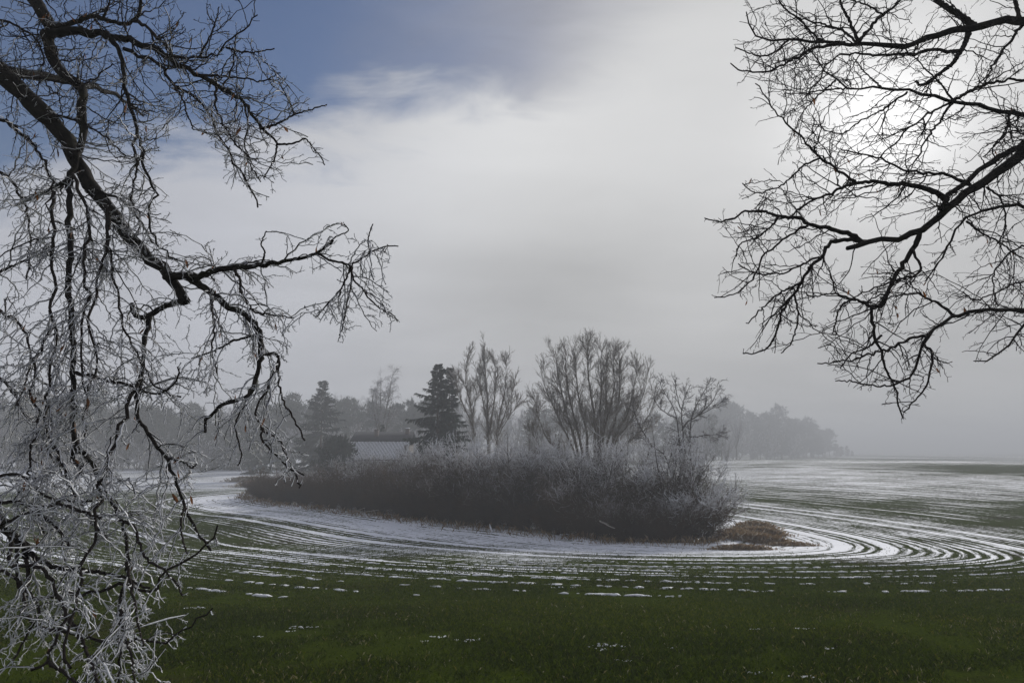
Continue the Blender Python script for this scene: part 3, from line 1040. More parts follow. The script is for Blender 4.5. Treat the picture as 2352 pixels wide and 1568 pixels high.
def pine_meshes(seed, height, width, n_clump=60, crown_from=0.35, rounded=0.7, frost=0.0, per=26):
    """scots-pine like crown: trunk, a few limbs and tufts of needles"""
    rng = np.random.default_rng(seed)
    t = np.linspace(0, 1, 8)
    tr = Tubes().add(np.stack([0.2 * np.sin(t * 3 + seed), 0.1 * np.cos(t * 2), t * height * 0.95 - 0.1], 1), np.linspace(height * 0.013, 0.03, 8), 6)
    V, F, A = [], [], []
    n = 0
    for k in range(n_clump):
        zt = crown_from + (1 - crown_from) * rng.random()
        u = (zt - crown_from) / (1 - crown_from)
        prof = math.sqrt(max(0.02, 1 - abs(2 * u - 0.75) ** 2 * 0.62)) if rounded > 0.5 else (1 - u) ** 0.7 + 0.12
        rad = width / 2 * prof * math.sqrt(rng.random())
        a = rng.random() * 6.283
        c = np.array([math.cos(a) * rad, math.sin(a) * rad, zt * height])
        tr.add(np.array([[0, 0, c[2] - rad * 0.35 - 0.2], c * 0.6 + np.array([0, 0, (c[2] - rad * .2) * 0.4]), c]), np.array([0.05, 0.035, 0.015]), 3)
        sz = width * rng.uniform(0.09, 0.19)
        p = rng.normal(size=(per, 3)); p /= np.linalg.norm(p, axis=1, keepdims=True)
        p = c + p * np.array([1, 1, 0.7]) * sz * rng.random((per, 1)) ** 0.5
        d1 = rng.normal(size=(per, 3)); d1[:, 2] = np.abs(d1[:, 2]) + 0.3
        d1 /= np.linalg.norm(d1, axis=1, keepdims=True)
        d2 = np.cross(d1, rng.normal(size=(per, 3))); d2 /= np.linalg.norm(d2, axis=1, keepdims=True)
        l = sz * rng.uniform(0.5, 0.95, (per, 1)); w = l * 0.34
        q = np.stack([p - d2 * w * .5, p + d2 * w * .5, p + d1 * l], 1)
        V.append(q.reshape(-1, 3)); F.append(np.arange(per * 3) + n); n += per * 3
        sh = 0.1 + 0.55 * rng.random(per)
        A.append(np.stack([sh, sh, np.clip(sh + frost * rng.random(per), 0, 1)], 1).ravel())
    V = np.concatenate(V)
    cr = mesh_np('crown', V, np.concatenate(F), np.full(len(V) // 3, 3), M_NEEDLE, {'tint': np.concatenate(A)}, smooth=False)
    return [('trunk', tr.mesh('trunk', M_SHRUB_STEM)), ('crown', cr)]


def broad_meshes(seed, height, width, spread=0.8, weep=0.0, frost=0.5, mat=None, dens=1.0, nst=5, thick=1.0, low=0.22):
    """bare broad-leaved tree"""
    rng = np.random.default_rng(seed)
    N = 12
    t = np.linspace(0, 1, N)
    P, R = [], []
    lean = rng.normal(size=2) * 0.02 * height
    P.append(np.stack([lean[0] * t ** 2, lean[1] * t ** 2, t * height * 0.92 - 0.1], 1) + np.cumsum(rng.normal(size=(N, 3)) * 0.012 * height / 10, 0))
    R.append(np.linspace(height * 0.014, 0.02, N))
    for k in range(nst):
        z0 = height * rng.uniform(low, low + 0.38 if low > 0.1 else 0.08)
        a = rng.random() * 6.283
        rr = width / 2 * rng.uniform(0.45, 0.95)
        h = min(height * rng.uniform(0.75, 1.0), height) - z0
        P.append(np.stack([np.cos(a) * rr * t ** 0.9, np.sin(a) * rr * t ** 0.9, z0 + h * t ** 1.25], 1) + np.cumsum(rng.normal(size=(N, 3)) * 0.02, 0))
        R.append(np.linspace(height * 0.008, 0.015, N))
    P = np.array(P); R = np.array(R)
    a = Tubes().add(P, R, 6, attr=frost * .3)
    b = Tubes()
    L1, r1 = grow(P, R, 0.38 / dens, 0.25, 1.0, (25, 60), (0.1 * height, 0.22 * height), 8, 0.10, (0, 0, 0.35 - 1.0 * weep), 0.03, 0.010, rng, curl=0.2)
    L2, r2 = grow(L1, r1, 0.24 / dens, 0.1, 1.0, (20, 55), (0.04 * height, 0.11 * height), 5, 0.10, (0, 0, 0.25 - 2.4 * weep), 0.014, 0.008, rng, curl=0.2)
    L3, r3 = grow(L2, r2, 0.30 / dens, 0.1, 1.0, (20, 55), (0.02 * height, 0.06 * height), 3, 0.10, (0, 0, 0.2 - 2.4 * weep), 0.009, 0.007, rng)
    for q, r in ((L1, r1 * (0.5 + 0.5 * thick)), (L2, r2 * thick), (L3, r3 * thick)):
        b.add(q, r, 3, attr=np.clip(frost + 0.4 * (rng.random((len(q), 1)) - 0.5), 0, 1) + np.zeros((1, q.shape[1])))
    mat = mat or M_FARTWIG
    return [('trunk', a.mesh('trunk', M_WILLOW)), ('crown', b.mesh('crown', mat))]


def z_at(x, y):
    return float(ground_z(np.array([x]), np.array([y]))[0])


def plant(name, vx, dep, parts, label, cat='tree', group=None, rz=0.0, scale=1.0):
    b = base_at(vx, dep)
    return put_tree(name, tuple(b), parts, label, cat, group, rz, scale)


def hgt_for(vy, vx, dep):
    """height of a thing at this depth whose top shows at view height vy"""
    return float(at(vx, vy, dep)[2] - base_at(vx, dep)[2])


plant('spruce_tree', 1003, 60.0, spruce_meshes(41, hgt_for(834, 1003, 60), 6.2, 230, 13, 0.50, 0.06, irregular=0.6), 'dark spruce with drooping tiers beside the shed, the broader of two')
plant('spruce_tree', 1030, 62.0, spruce_meshes(42, hgt_for(842, 1030, 62), 4.8, 210, 12, 0.48, 0.14, irregular=0.6), 'narrower spruce of the two, greyed by rime, against the slender bare trees')
plant('spruce_tree', 735, 98.0, spruce_meshes(43, hgt_for(874, 735, 98), 9.6, 230, 12, 0.34, 0.06, irregular=0.5), 'big hazy spruce with a pointed top left of the shed')
plant('spruce_tree', 600, 112.0, spruce_meshes(44, hgt_for(898, 600, 112), 7.6, 200, 10, 0.30, 0.05), 'dim spruce half hidden behind hanging lime twigs at the wood edge')
plant('spruce_sapling', 752, 62.0, spruce_meshes(45, hgt_for(1026, 752, 62), 1.8, 90, 7, 0.2, 0.75), 'small frosted spruce sapling in front of the dark evergreen bush', 'tree')
plant('birch_tree', 872, 100.0, broad_meshes(46, hgt_for(846, 872, 100), 6.0, weep=0.42, frost=0.55, dens=1.05, nst=6, thick=1.7), 'weeping birch rising hazy above the wood behind the shed')
plant('evergreen_bush', 775, 72.0, pine_meshes(47, hgt_for(1010, 775, 72), 4.4, 90, 0.06, 0.8, per=40), 'dark rounded evergreen bush at the gable of the shed', 'bush')
plant('spruce_sapling', 877, 84.0, spruce_meshes(48, hgt_for(974, 877, 84), 3.0, 90, 7, 0.25, 0.2), 'dim young spruce peeping over the shed roof', 'tree')

PINES = [pine_meshes(60 + i, 12.0, 5.8 + 0.5 * i, 120, 0.10 + 0.06 * i, 0.8, 0.25) for i in range(3)]
SPRS = [spruce_meshes(64 + i, 12.0, 5.4, 150, 9, 0.30, 0.10) for i in range(2)]
BROAD = [broad_meshes(70 + i, 12.0, 5.5, frost=0.75, dens=1.0, nst=7, thick=2.6) for i in range(3)]
SCRUB = [broad_meshes(80 + i, 5.0, 6.0, frost=0.7, dens=1.0, nst=14, thick=3.2, low=0.0) for i in range(3)]
KIND = {'p': ('pine_tree', PINES, 'pine'), 's': ('spruce_tree', SPRS, 'spruce'), 'b': ('bare_tree', BROAD, 'bare frosted tree'), 'c': ('scrub_bush', SCRUB, 'frosted bush')}
rf = np.random.default_rng(77)


def wood(vxs, skyline, dep, kinds, where, group, jd=6.0, jh=0.10):
    for i, vx in enumerate(vxs):
        vx = vx + rf.normal() * 6
        d = dep(vx) + rf.uniform(-jd, jd)
        k = kinds[int(rf.integers(0, len(kinds)))]
        nm, ms, word = KIND[k]
        h = hgt_for(skyline(vx) + rf.normal() * 9, vx, d) * (1 - jh * rf.random())
        plant(nm, vx, d, ms[int(rf.integers(0, len(ms)))], '%s %s' % (word, where), 'tree', group, rf.random() * 6.28, max(0.25, h / (5.0 if k == 'c' else 12.0)))


sky_l = lambda v: np.interp(v, [-400, 0, 300, 500, 620, 760, 950, 1050, 1250, 1450, 1700], [900, 925, 935, 952, 930, 922, 925, 935, 928, 935, 945])
wood(np.linspace(-420, 660, 40), sky_l, lambda v: 135, 'ppsb', 'in the front of the misty wood beyond the left field', 'trees of the misty wood on the left')
wood(np.linspace(-400, 680, 36), lambda v: sky_l(v) - 8, lambda v: 152, 'ppb', 'deep in the misty wood beyond the left field', 'trees deep in the misty wood on the left')
wood(np.linspace(640, 1000, 26), sky_l, lambda v: 150, 'ppb', 'in the misty wood behind the shed', 'trees of the wood behind the shed')
wood(np.linspace(620, 1000, 18), lambda v: sky_l(v) + 55, lambda v: 125, 'bcb', 'low at the edge of the wood behind the shed', 'low trees behind the shed', jd=4)
wood(np.linspace(960, 1680, 36), lambda v: sky_l(v) + 6, lambda v: 175, 'pbbb', 'in the pale wood behind the willow', 'trees of the wood behind the willow')
wood(np.linspace(1000, 1660, 26), lambda v: sky_l(v) + 62, lambda v: 140, 'bcc', 'low in the pale scrub behind the willow', 'low trees behind the willow', jd=5)
# scrub along the foot of the left wood
wood(np.linspace(-380, 660, 40), lambda v: 1015 + 16 * math.sin(v * .05), lambda v: 127, 'ccc', 'low in the scrub at the foot of the left wood', 'scrub at the foot of the left wood', jd=3)
sky_r = lambda v: np.interp(v, [1640, 1700, 1780, 1850, 1900, 1940, 1975], [938, 945, 948, 966, 992, 1022, 1050])
dep_r = lambda v: np.interp(v, [1640, 1800, 1975], [300, 340, 480])
wood(np.linspace(1600, 1960, 30), sky_r, dep_r, 'ppp', 'on the skyline of the fog-faded wood over the hill', 'trees of the fog-faded wood on the right', jd=7, jh=0.05)
wood(np.linspace(1610, 1930, 20), lambda v: sky_r(v) + 42, lambda v: dep_r(v) - 14, 'pcc', 'low at the front of the fog-faded wood over the hill', 'front trees of the fog-faded wood on the right', jd=5, jh=0.05)


# ------------------------------------------------------------------ shed with corrugated roof
def box_np(c, s):
    x, y, z = np.array(s) / 2
    v = np.array([(-x, -y, -z), (x, -y, -z), (x, y, -z), (-x, y, -z), (-x, -y, z), (x, -y, z), (x, y, z), (-x, y, z)]) + np.array(c)
    f = np.array([(0, 3, 2, 1), (4, 5, 6, 7), (0, 1, 5, 4), (1, 2, 6, 5), (2, 3, 7, 6), (3, 0, 4, 7)])
    return v, f


def solid(name, boxes, mat, parent=None):
    V, F = [], []
    n = 0
    for c, s in boxes:
        v, f = box_np(c, s)
        V.append(v); F.append(f + n); n += 8
    F = np.concatenate(F)
    return link(name, mesh_np(name, np.concatenate(V), F.ravel(), np.full(len(F), 4), mat, smooth=False), parent)


M_TAR = simple_mat('tarred_roof', (0.022, 0.023, 0.026), (0.040, 0.040, 0.044), 3.0, 0.85)
M_SHEET = simple_mat('corrugated_sheet', (0.030, 0.030, 0.034), (0.06, 0.058, 0.06), 5.0, 0.6)
M_WALL = simple_mat('shed_boards', (0.05, 0.042, 0.036), (0.10, 0.085, 0.075), 6.0, 0.9)
M_BRICK = simple_mat('chimney_brick', (0.10, 0.075, 0.062), (0.17, 0.14, 0.12), 9.0, 0.9)
M_DOOR = simple_mat('grey_painted_door', (0.34, 0.36, 0.40), (0.46, 0.48, 0.52), 4.0, 0.7)

SD = 74.0
p0 = at(792, 1055, SD); p1 = at(932, 1055, SD)
sx0, sx1 = p0[0], p1[0]
eave = p0[2]
up_z = float(at(860, 1012, SD + 2.6)[2])
ridge_z = float(at(860, 991, SD + 5.0)[2])
gz = z_at((sx0 + sx1) / 2, SD + 3)
shed = empty('shed', ((sx0 + sx1) / 2, SD + 2.6, gz))
tag(shed, 'low shed with frost-striped corrugated lean-to roof behind the thicket', 'shed')
cx0 = (sx0 + sx1) / 2
wloc = lambda x, y, z: (x - cx0, y - (SD + 2.6), z - gz)
hw = (sx1 - sx0) / 2
solid('wall', [(wloc(cx0, SD + 0.62, gz + (eave - 0.30 - gz) / 2), (2 * hw - 0.3, 0.18, eave - 0.30 - gz)),
               (wloc(cx0 - hw + 0.2, SD + 3.6, gz + (up_z - 0.45 - gz) / 2), (0.18, 5.7, up_z - 0.45 - gz)),
               (wloc(cx0 + hw - 0.2, SD + 3.6, gz + (up_z - 0.45 - gz) / 2), (0.18, 5.7, up_z - 0.45 - gz)),
               (wloc(cx0, SD + 6.6, gz + (up_z - gz) / 2), (2 * hw - 0.3, 0.18, up_z - gz))], M_WALL, shed)
# corrugated lean-to sheet with real waves, snow lying in the troughs
nw = 42
xs_ = np.linspace(-hw, hw, nw * 6 + 1)
ph = xs_ / (2 * hw) * nw * 2 * math.pi
ys_ = np.linspace(SD - 0.05, SD + 2.6, 6)
zs_ = np.interp(ys_, [SD - 0.05, SD + 2.6], [eave, up_z])
Vv = np.array([wloc(cx0 + x, y, z + 0.035 * math.cos(p)) for y, z in zip(ys_, zs_) for x, p in zip(xs_, ph)])
n_ = len(xs_)
q_ = np.array([(j * n_ + i, j * n_ + i + 1, (j + 1) * n_ + i + 1, (j + 1) * n_ + i) for j in range(5) for i in range(n_ - 1)])
lean = link('lean_to_roof', mesh_np('lean_to_roof', Vv, q_.ravel(), np.full(len(q_), 4), M_SHEET), shed)
sv, sf = [], []
rr_ = np.random.default_rng(8)
for k in range(nw):
    xc = -hw + (k + 0.5) / nw * 2 * hw
    wv = 2 * hw / nw * rr_.uniform(0.33, 0.42)
    a0, a1 = rr_.uniform(0.0, 0.02), rr_.uniform(0.93, 1.0)
    for j, t in enumerate(np.linspace(a0, a1, 5)):
        w_ = wv * rr_.uniform(0.7, 1.1)
        y = SD - 0.05 + 2.65 * t; z = eave + (up_z - eave) * t - 0.004
        o = wloc(cx0 + xc, y, z)
        sv += [(o[0] - w_, o[1], o[2] + 0.005), (o[0], o[1], o[2] + 0.018), (o[0] + w_, o[1], o[2] + 0.005)]
    b0 = k * 15
    for j in range(4):
        for i in range(2):
            sf.append((b0 + j * 3 + i, b0 + j * 3 + i + 1, b0 + (j + 1) * 3 + i + 1, b0 + (j + 1) * 3 + i))
sf = np.array(sf)
so = link('roof_snow', mesh_np('roof_snow', np.array(sv), sf.ravel(), np.full(len(sf), 4), M_SNOW), lean)
# dark upper roof
slope = np.array([wloc(cx0 - hw - 0.1, SD + 2.45, up_z + 0.06), wloc(cx0 + hw + 0.1, SD + 2.45, up_z + 0.06), wloc(cx0 + hw + 0.1, SD + 5.0, ridge_z), wloc(cx0 - hw - 0.1, SD + 5.0, ridge_z),
                  wloc(cx0 + hw + 0.1, SD + 7.2, up_z + 0.1), wloc(cx0 - hw - 0.1, SD + 7.2, up_z + 0.1)])
low = slope + np.array([0, 0, -0.12])
V_ = np.vstack([slope, low])
F_ = [(0, 1, 2, 3), (3, 2, 4, 5), (7, 6, 9, 8), (8, 9, 11, 10), (0, 6, 7, 1), (4, 10, 11, 5)]
roof = link('upper_roof', mesh_np('upper_roof', V_, np.array(F_).ravel(), np.full(len(F_), 4), M_TAR, smooth=False), shed)
for vx, dy, tp in ((865, 3.6, 986), (936, 4.4, 984)):
    zt_ = float(at(vx, tp, SD + dy)[2]); xx = float(at(vx, tp, SD + dy)[0])
    zb = up_z + 0.2
    c_ = solid('chimney', [(wloc(xx, SD + dy, (zb + zt_) / 2), (0.40, 0.40, zt_ - zb)), (wloc(xx, SD + dy, zt_ - 0.06), (0.48, 0.48, 0.10))], M_BRICK, shed)
    if vx > 900:
        solid('snow_cap', [(wloc(xx, SD + dy, zt_ + 0.045), (0.44, 0.44, 0.09))], M_SNOW, c_)
solid('fascia_board', [(wloc(cx0 + 0.6, SD - 0.08, eave - 0.16), (2 * hw + 1.0, 0.06, 0.14))], M_TAR, shed)
lx0, lx1 = float(at(848, 1058, SD - .3)[0]), float(at(892, 1058, SD - .3)[0])
ledge = solid('window_hood', [(wloc((lx0 + lx1) / 2, SD - 0.30, eave - 0.22), (lx1 - lx0, 0.36, 0.05))], M_TAR, shed)
solid('hood_snow', [(wloc((lx0 + lx1) / 2, SD - 0.30, eave - 0.16), (lx1 - lx0 - .04, 0.34, 0.06))], M_SNOW, ledge)
dx_ = float(at(884, 1070, SD)[0])
solid('door', [(wloc(dx_, SD + 0.50, gz + 1.0), (0.85, 0.05, 2.0))], M_DOOR, shed)
solid('window', [(wloc(dx_ - 1.3, SD + 0.50, gz + 1.7), (0.8, 0.05, 0.8))], M_DOOR, shed)


# ------------------------------------------------------------------ dry grass, fallen wood
def tussock(name, c, rx, ry, h, n, label, seed, frost=0.2, lean=0.5):
    rng = np.random.default_rng(seed)
    a = rng.random(n) * 6.283; r = np.minimum(1.35, np.abs(rng.normal(size=n)) * 0.55 + 0.12 * rng.random(n))
    x = np.cos(a) * r * rx; y = np.sin(a) * r * ry
    hh = h * (0.35 + 0.65 * np.sqrt(np.maximum(0, 1 - np.minimum(1, r) ** 2))) * (0.45 + 0.9 * rng.random(n) ** 1.3)
    gz_ = ground_z(x + c[0], y + c[1]) - c[2]
    tint = np.clip(0.15 + 0.6 * rng.random(n) + frost * (rng.random(n) ** 3), 0, 1)
    me = blades(x, y, gz_ - 0.02, hh, 0.013 + 0.010 * rng.random(n), 0.3 + lean * rng.random(n), rng, tint, name, M_STRAW)
    return tag(link(name, me, None, tuple(c)), label, 'dry grass', 'dry grass tussocks')


for i, (vx, vy, rx, ry, h, n, lab) in enumerate((
        (1795, 1213, 1.1, 0.55, 0.42, 2200, 'brown dry grass tussock furthest up the field end of the thicket'),
        (1808, 1231, 1.25, 0.55, 0.48, 2600, 'broad domed brown grass tussock, second down at the field end of the thicket'),
        (1800, 1248, 1.35, 0.50, 0.45, 2800, 'low long brown grass tussock below the broad domed one'),
        (1755, 1240, 1.0, 0.8, 0.45, 2200, 'grey-brown grass tussock tucked against the rounded white shrub'),
        (1765, 1262, 1.3, 0.35, 0.26, 1800, 'flattened tawny grass strip lowest at the thicket corner'),
        (1880, 1253, 1.2, 0.32, 0.22, 1500, 'thin brown grass tongue reaching out onto the snow'))):
    vx -= 62
    tussock('dry_grass_tussock', hit(vx, vy), rx * 1.05, ry * 1.15, h * 0.85, n, lab, 300 + i, 0.45, 0.65)
for i, (vx, vy, rx, ry, h, n, lab, fr) in enumerate((
        (628, 1146, 1.6, 0.8, 0.55, 1500, 'rusty dry grass clump at the far left foot of the thicket', 0.1),
        (606, 1134, 2.0, 1.1, 0.6, 1500, 'greyish dry grass clump behind the rusty one, left of the thicket', 0.6),
        (600, 1118, 3.0, 1.5, 0.7, 1500, 'frosted reed-like grass patch beyond the left end of the thicket', 1.0),
        (570, 1106, 3.2, 1.5, 0.7, 1200, 'pale dead weeds furthest away beyond the left end of the thicket', 0.9),
        (650, 1120, 2.2, 1.2, 1.0, 1500, 'frosted bramble-like weeds under the white hanging twigs', 1.0))):
    tussock('dry_grass_tussock', hit(vx, vy), rx, ry, h, n, lab, 320 + i, fr, 0.8)

# straw fringe along the foot of the thicket
rfr = np.random.default_rng(12)
ed = resample(TH[:10], 400)
ci = rfr.integers(0, 400, 12000)
ex = ed[ci, 0] + rfr.normal(size=12000) * 0.35 - 0.25
ey = ed[ci, 1] + rfr.normal(size=12000) * 0.35 - 0.25
kp = rfr.random(12000) < 0.15 + 0.5 * vnoise(ex * 2.1, ey * 2.1)
ex, ey = ex[kp], ey[kp]
n_ = len(ex)
fme = blades(ex, ey, ground_z(ex, ey) - 0.01, 0.04 + 0.36 * rfr.random(n_) ** 3.2, 0.008 + 0.008 * rfr.random(n_), 0.2 + 0.6 * rfr.random(n_), rfr, np.clip(0.1 + 0.7 * rfr.random(n_), 0, 1), 'dry_grass_fringe', M_STRAW)
tag(link('dry_grass_fringe', fme), 'straw-coloured dead grass along the foot of the thicket', 'dry grass', kind='stuff')


def log(name, a, b, r0, r1, label, seed, mat=None, sag=0.0, twigs=2):
    rng = np.random.default_rng(seed)
    t = np.linspace(0, 1, 10)[:, None]
    a = np.array(a, float); b = np.array(b, float)
    P = a * (1 - t) + b * t + np.array([0, 0, 1]) * sag * np.sin(t * math.pi) + np.cumsum(rng.normal(size=(10, 3)) * 0.012, 0)
    tb = Tubes().add(P - a, np.linspace(r0, r1, 10), 7, rough=0.12, rng=rng)
    if twigs:
        L, r = grow((P - a)[None], np.linspace(r0, r1, 10)[None], np.linalg.norm(b - a) / twigs, 0.3, 0.95, (30, 60), (0.2, 0.5), 5, 0.1, (0, 0, .2), r1, 0.006, rng)
        tb.add(L, r, 4)
    o = link(name, tb.mesh(name, mat or M_WOOD_PALE), None, tuple(a))
    return tag(o, label, 'dead wood')


a = at(1378, 1196, 29.0); b_ = at(1412, 1212, 28.5)
log('fallen_branch', a, b_, 0.032, 0.018, 'pale snow-dusted dead branch leaning out of the thicket', 401, M_WOOD_PALE, twigs=2)
a = hit(800, 1182); b_ = at(838, 1166, 42.6)
log('fallen_branch', a + np.array([0, -.1, .05]), b_, 0.03, 0.015, 'thin pale stick poking from the left part of the thicket, the upper one', 402)
a = hit(812, 1185); b_ = at(866, 1168, 41.2)
log('fallen_branch', a + np.array([0, -.3, .05]), b_, 0.03, 0.015, 'thin pale stick poking from the left part of the thicket, the lower one', 403)
a = hit(1130, 1224); b_ = at(1122, 1200, a[1])
log('tree_stump', a + np.array([0, -.2, -.05]), b_ + np.array([0, -.2, 0]), 0.075, 0.02, 'short broken stump crusted with snow at the foot of the thicket', 404, M_FROST, twigs=1)
a = hit(1285, 1232); b_ = at(1318, 1226, a[1])
log('fallen_branch', a + np.array([0, -.2, .06]), b_ + np.array([0, -.2, 0]), 0.04, 0.02, 'short snow-covered branch lying on the snow edge of the thicket', 405, M_FROST)


# ------------------------------------------------------------------ the two lime trees that frame the view
LEAF_ME = None


def leaf_mesh():
    v = np.array([(0, 0, 0), (.004, 0.001, -.010), (-.004, 0.001, -.010), (.0075, .004, -.026), (0, -.002, -.026), (-.0075, .004, -.026), (.006, .006, -.044), (0, 0.001, -.044), (-.006, .006, -.044), (0, .004, -.060)])
    f = [(0, 2, 1), (1, 2, 4), (1, 4, 3), (2, 5, 4), (3, 4, 7), (3, 7, 6), (4, 5, 8), (4, 8, 7), (6, 7, 9), (7, 8, 9)]
    return mesh_np('dry_leaf', v, np.array(f).ravel(), np.full(len(f), 3), M_DRYLEAF, {'tint': np.linspace(0.1, 0.9, 10)}, smooth=False)


def lime_tree(root_loc, label, traces, upper, env, rng, tw_r, l1, l2, l3, frost_fn, n_leaf, pull_fn, wind, thin):
    global LEAF_ME
    root = empty('lime_tree', tuple(root_loc))
    tag(root, label, 'tree')
    base = np.array(root_loc)
    t = np.linspace(0, 1, 22)
    th = upper['height']
    tp = np.stack([upper['lean'][0] * t ** 1.5 + 0.06 * np.sin(t * 7), upper['lean'][1] * t ** 1.5 + 0.05 * np.cos(t * 6), t * th - 0.15], 1)
    tr_ = upper['r'] * (1 - 0.72 * t) * (1 + 0.8 * np.exp(-t * 22))
    link('trunk', Tubes().add(tp, tr_, 18, rough=0.05, rng=rng).mesh('trunk', M_LIMB), root)
    trunk_at = lambda z: np.array([np.interp(z, tp[:, 2], tp[:, 0]), np.interp(z, tp[:, 2], tp[:, 1]), z])
    par = {}
    NP = 28
    PP, RR, PL, DN = [], [], [], []
    for (kind, d0, d1, h0, h1, pts, *ex) in traces:
        v = np.array(pts, float)
        s = np.concatenate([[0], np.cumsum(np.linalg.norm(np.diff(v, axis=0), axis=1))]); s /= s[-1]
        dep = d0 + (d1 - d0) * s
        P = at(v[:, 0], v[:, 1], dep) - base
        hwv = (h0 + (h1 - h0) * s ** 0.7) * (0.86 if h0 > 5 else 0.95)
        rad = hwv / VF * dep
        if ex:   # joined to the trunk outside the frame
            z0 = ex[0]
            a = trunk_at(z0)
            mid = (a + P[0]) / 2 + np.array([0, 0, 0.35])
            P = np.vstack([a, mid, P]); rad = np.concatenate([[rad[0] * 1.35, rad[0] * 1.15], rad])
        Q = resample(np.column_stack([P, rad]), NP if kind == 'branch' else 44)
        P = Q[:, :3]; R = Q[:, 3]
        seg = np.linalg.norm(P[-1] - P[0]) / len(P)
        jit = rng.normal(size=P.shape) * min(0.010, seg * 0.16)
        jit[0] = 0
        P = P + jit
        R = R * (1 + 0.10 * np.sin(np.arange(len(R)) * 1.7 + rng.random() * 6) * rng.random(len(R)))
        fr = frost_fn(P + base)
        tb = Tubes()
        tb.add(P, R, 10 if kind == 'limb' else 6, attr=0.0, rough=0.10, rng=rng)
        o = link(kind, tb.mesh(kind, M_LIMB if kind == 'limb' else M_TWIG), root)
        Pn = resample(P, NP); Rn = np.interp(np.linspace(0, 1, NP), np.linspace(0, 1, len(R)), R)
        PP.append(Pn); RR.append(Rn)
    # limbs above and behind, outside the photograph's frame
    for k in range(upper['n']):
        z0 = th * rng.uniform(0.45, 0.95)
        a = upper['dirs'][k % len(upper['dirs'])] + rng.normal() * 0.25
        L = rng.uniform(2.2, 3.8)
        s = np.linspace(0, 1, NP)[:, None]
        P = trunk_at(z0) + np.concatenate([np.cos(a) * L * s, np.sin(a) * L * s, (0.9 * s - 0.35 * s ** 2) * L * rng.uniform(0.4, 1.0)], 1)
        P = P + np.cumsum(rng.normal(size=P.shape) * 0.02, 0)
        R = np.linspace(0.09, 0.012, NP)
        link('limb', Tubes().add(P, R, 8, rough=0.1, rng=rng).mesh('limb', M_LIMB), root)
        PP.append(P); RR.append(R)
    PP = np.array(PP); RR = np.array(RR)

    def cull(Q, R, extra=0.0):
        x, y = project(Q[:, -1] + base)
        inside_frame = (x > -10) & (x < VW + 10) & (y > -10) & (y < VH + 20) & ((Q[:, -1] + base)[:, 1] > 0.5)
        k = inpoly(x, y, env) | ~inside_frame
        xm, ym = project(Q[:, Q.shape[1] // 2] + base)
        k &= inpoly(xm, ym, env) | ~((xm > 0) & (xm < VW) & (ym > 0) & (ym < VH))
        k &= (Q[:, :, 2] + base[2]).min(1) > -0.6
        # keep the lens clear: nothing within two metres of the viewpoint
        k &= np.linalg.norm(Q[:, -1] + base - CAM, axis=1) > 2.0
        return Q[k], R[k]

    tw = Tubes(); fr_t = Tubes(); spk = []
    wv = np.array(wind, float); wv /= np.linalg.norm(wv)

    def add_level(Q, R, sides, bud):
        R = R.copy()
        if bud:
            R[:, -2] *= 0.9
            R[:, -1] = R[:, -2] * rng.uniform(0.6, 1.5, len(R))
        tw.add(Q, R, sides, attr=0.0)
        fa = np.clip(frost_fn(Q + base), 0, 1)
        k = fa.mean(1) > 0.04 + 0.55 * rng.random(len(Q))
        if k.any():
            Qk, Rk, fk = Q[k], R[k], fa[k]
            nz = 0.65 + 0.75 * rng.random(Rk.shape)
            rf_ = np.maximum(np.minimum(Rk, tw_r * 1.5), tw_r * 0.6) * (0.38 + 0.62 * fk) * nz
            rf_[:, 0] *= 0.5
            fr_t.add(Qk + wv * (Rk * 0.75 + rf_ * 0.35)[:, :, None], rf_, 3, rough=0.4, rng=rng)
            # rime needles standing off the twig on its windward side
            per = 5 if Q.shape[1] < 5 else 14
            n = len(Qk) * per
            qi = np.repeat(np.arange(len(Qk)), per)
            tt = rng.random(n) * (Q.shape[1] - 1.001)
            i0 = tt.astype(int); fr = (tt - i0)[:, None]
            pt = Qk[qi, i0] * (1 - fr) + Qk[qi, i0 + 1] * fr
            fv = fk[qi, i0]
            dv = rng.normal(size=(n, 3)) * 0.7 + wv
            dv /= np.linalg.norm(dv, axis=1, keepdims=True)
            sd = np.cross(dv, rng.normal(size=(n, 3))); sd /= np.linalg.norm(sd, axis=1, keepdims=True) + 1e-9
            ln = (0.005 + 0.012 * rng.random(n)) * (0.4 + 0.8 * fv)
            spk.append(np.stack([pt - sd * 0.0014, pt + sd * 0.0014, pt + dv * ln[:, None] + wv * 0.003], 1).reshape(-1, 3))

    pulls = np.array([pull_fn(p + base) for p in PP])
    A, ra = grow(PP, RR, l1['sp'], 0.10, 1.0, l1['ang'], l1['len'], 9, 0.11, pulls, tw_r * 1.9, tw_r * 0.95, rng, curl=0.35, len_taper=0.35, zig=0.22)
    A, ra = cull(A, ra)
    kz = rng.random(len(A)) > thin(A[:, -1] + base)
    A, ra = A[kz], ra[kz]
    add_level(A, ra, 4, True)
    pa = np.array([pull_fn(p + base) for p in A]) * 0.8
    Bq, rb = grow(A, ra, l2['sp'], 0.08, 1.0, l2['ang'], l2['len'], 6, 0.11, pa, tw_r * 1.2, tw_r * 0.65, rng, curl=0.4, zig=0.28)
    Bq, rb = cull(Bq, rb)
    add_level(Bq, rb, 3, True)
    Cq, rc_ = grow(Bq, rb, l3['sp'], 0.15, 1.0, l3['ang'], l3['len'], 4, 0.15, np.array((0, 0, 0.1)), tw_r * 0.9, tw_r * 0.62, rng, curl=0.4)
    Cq, rc_ = cull(Cq, rc_)
    add_level(Cq, rc_, 3, True)
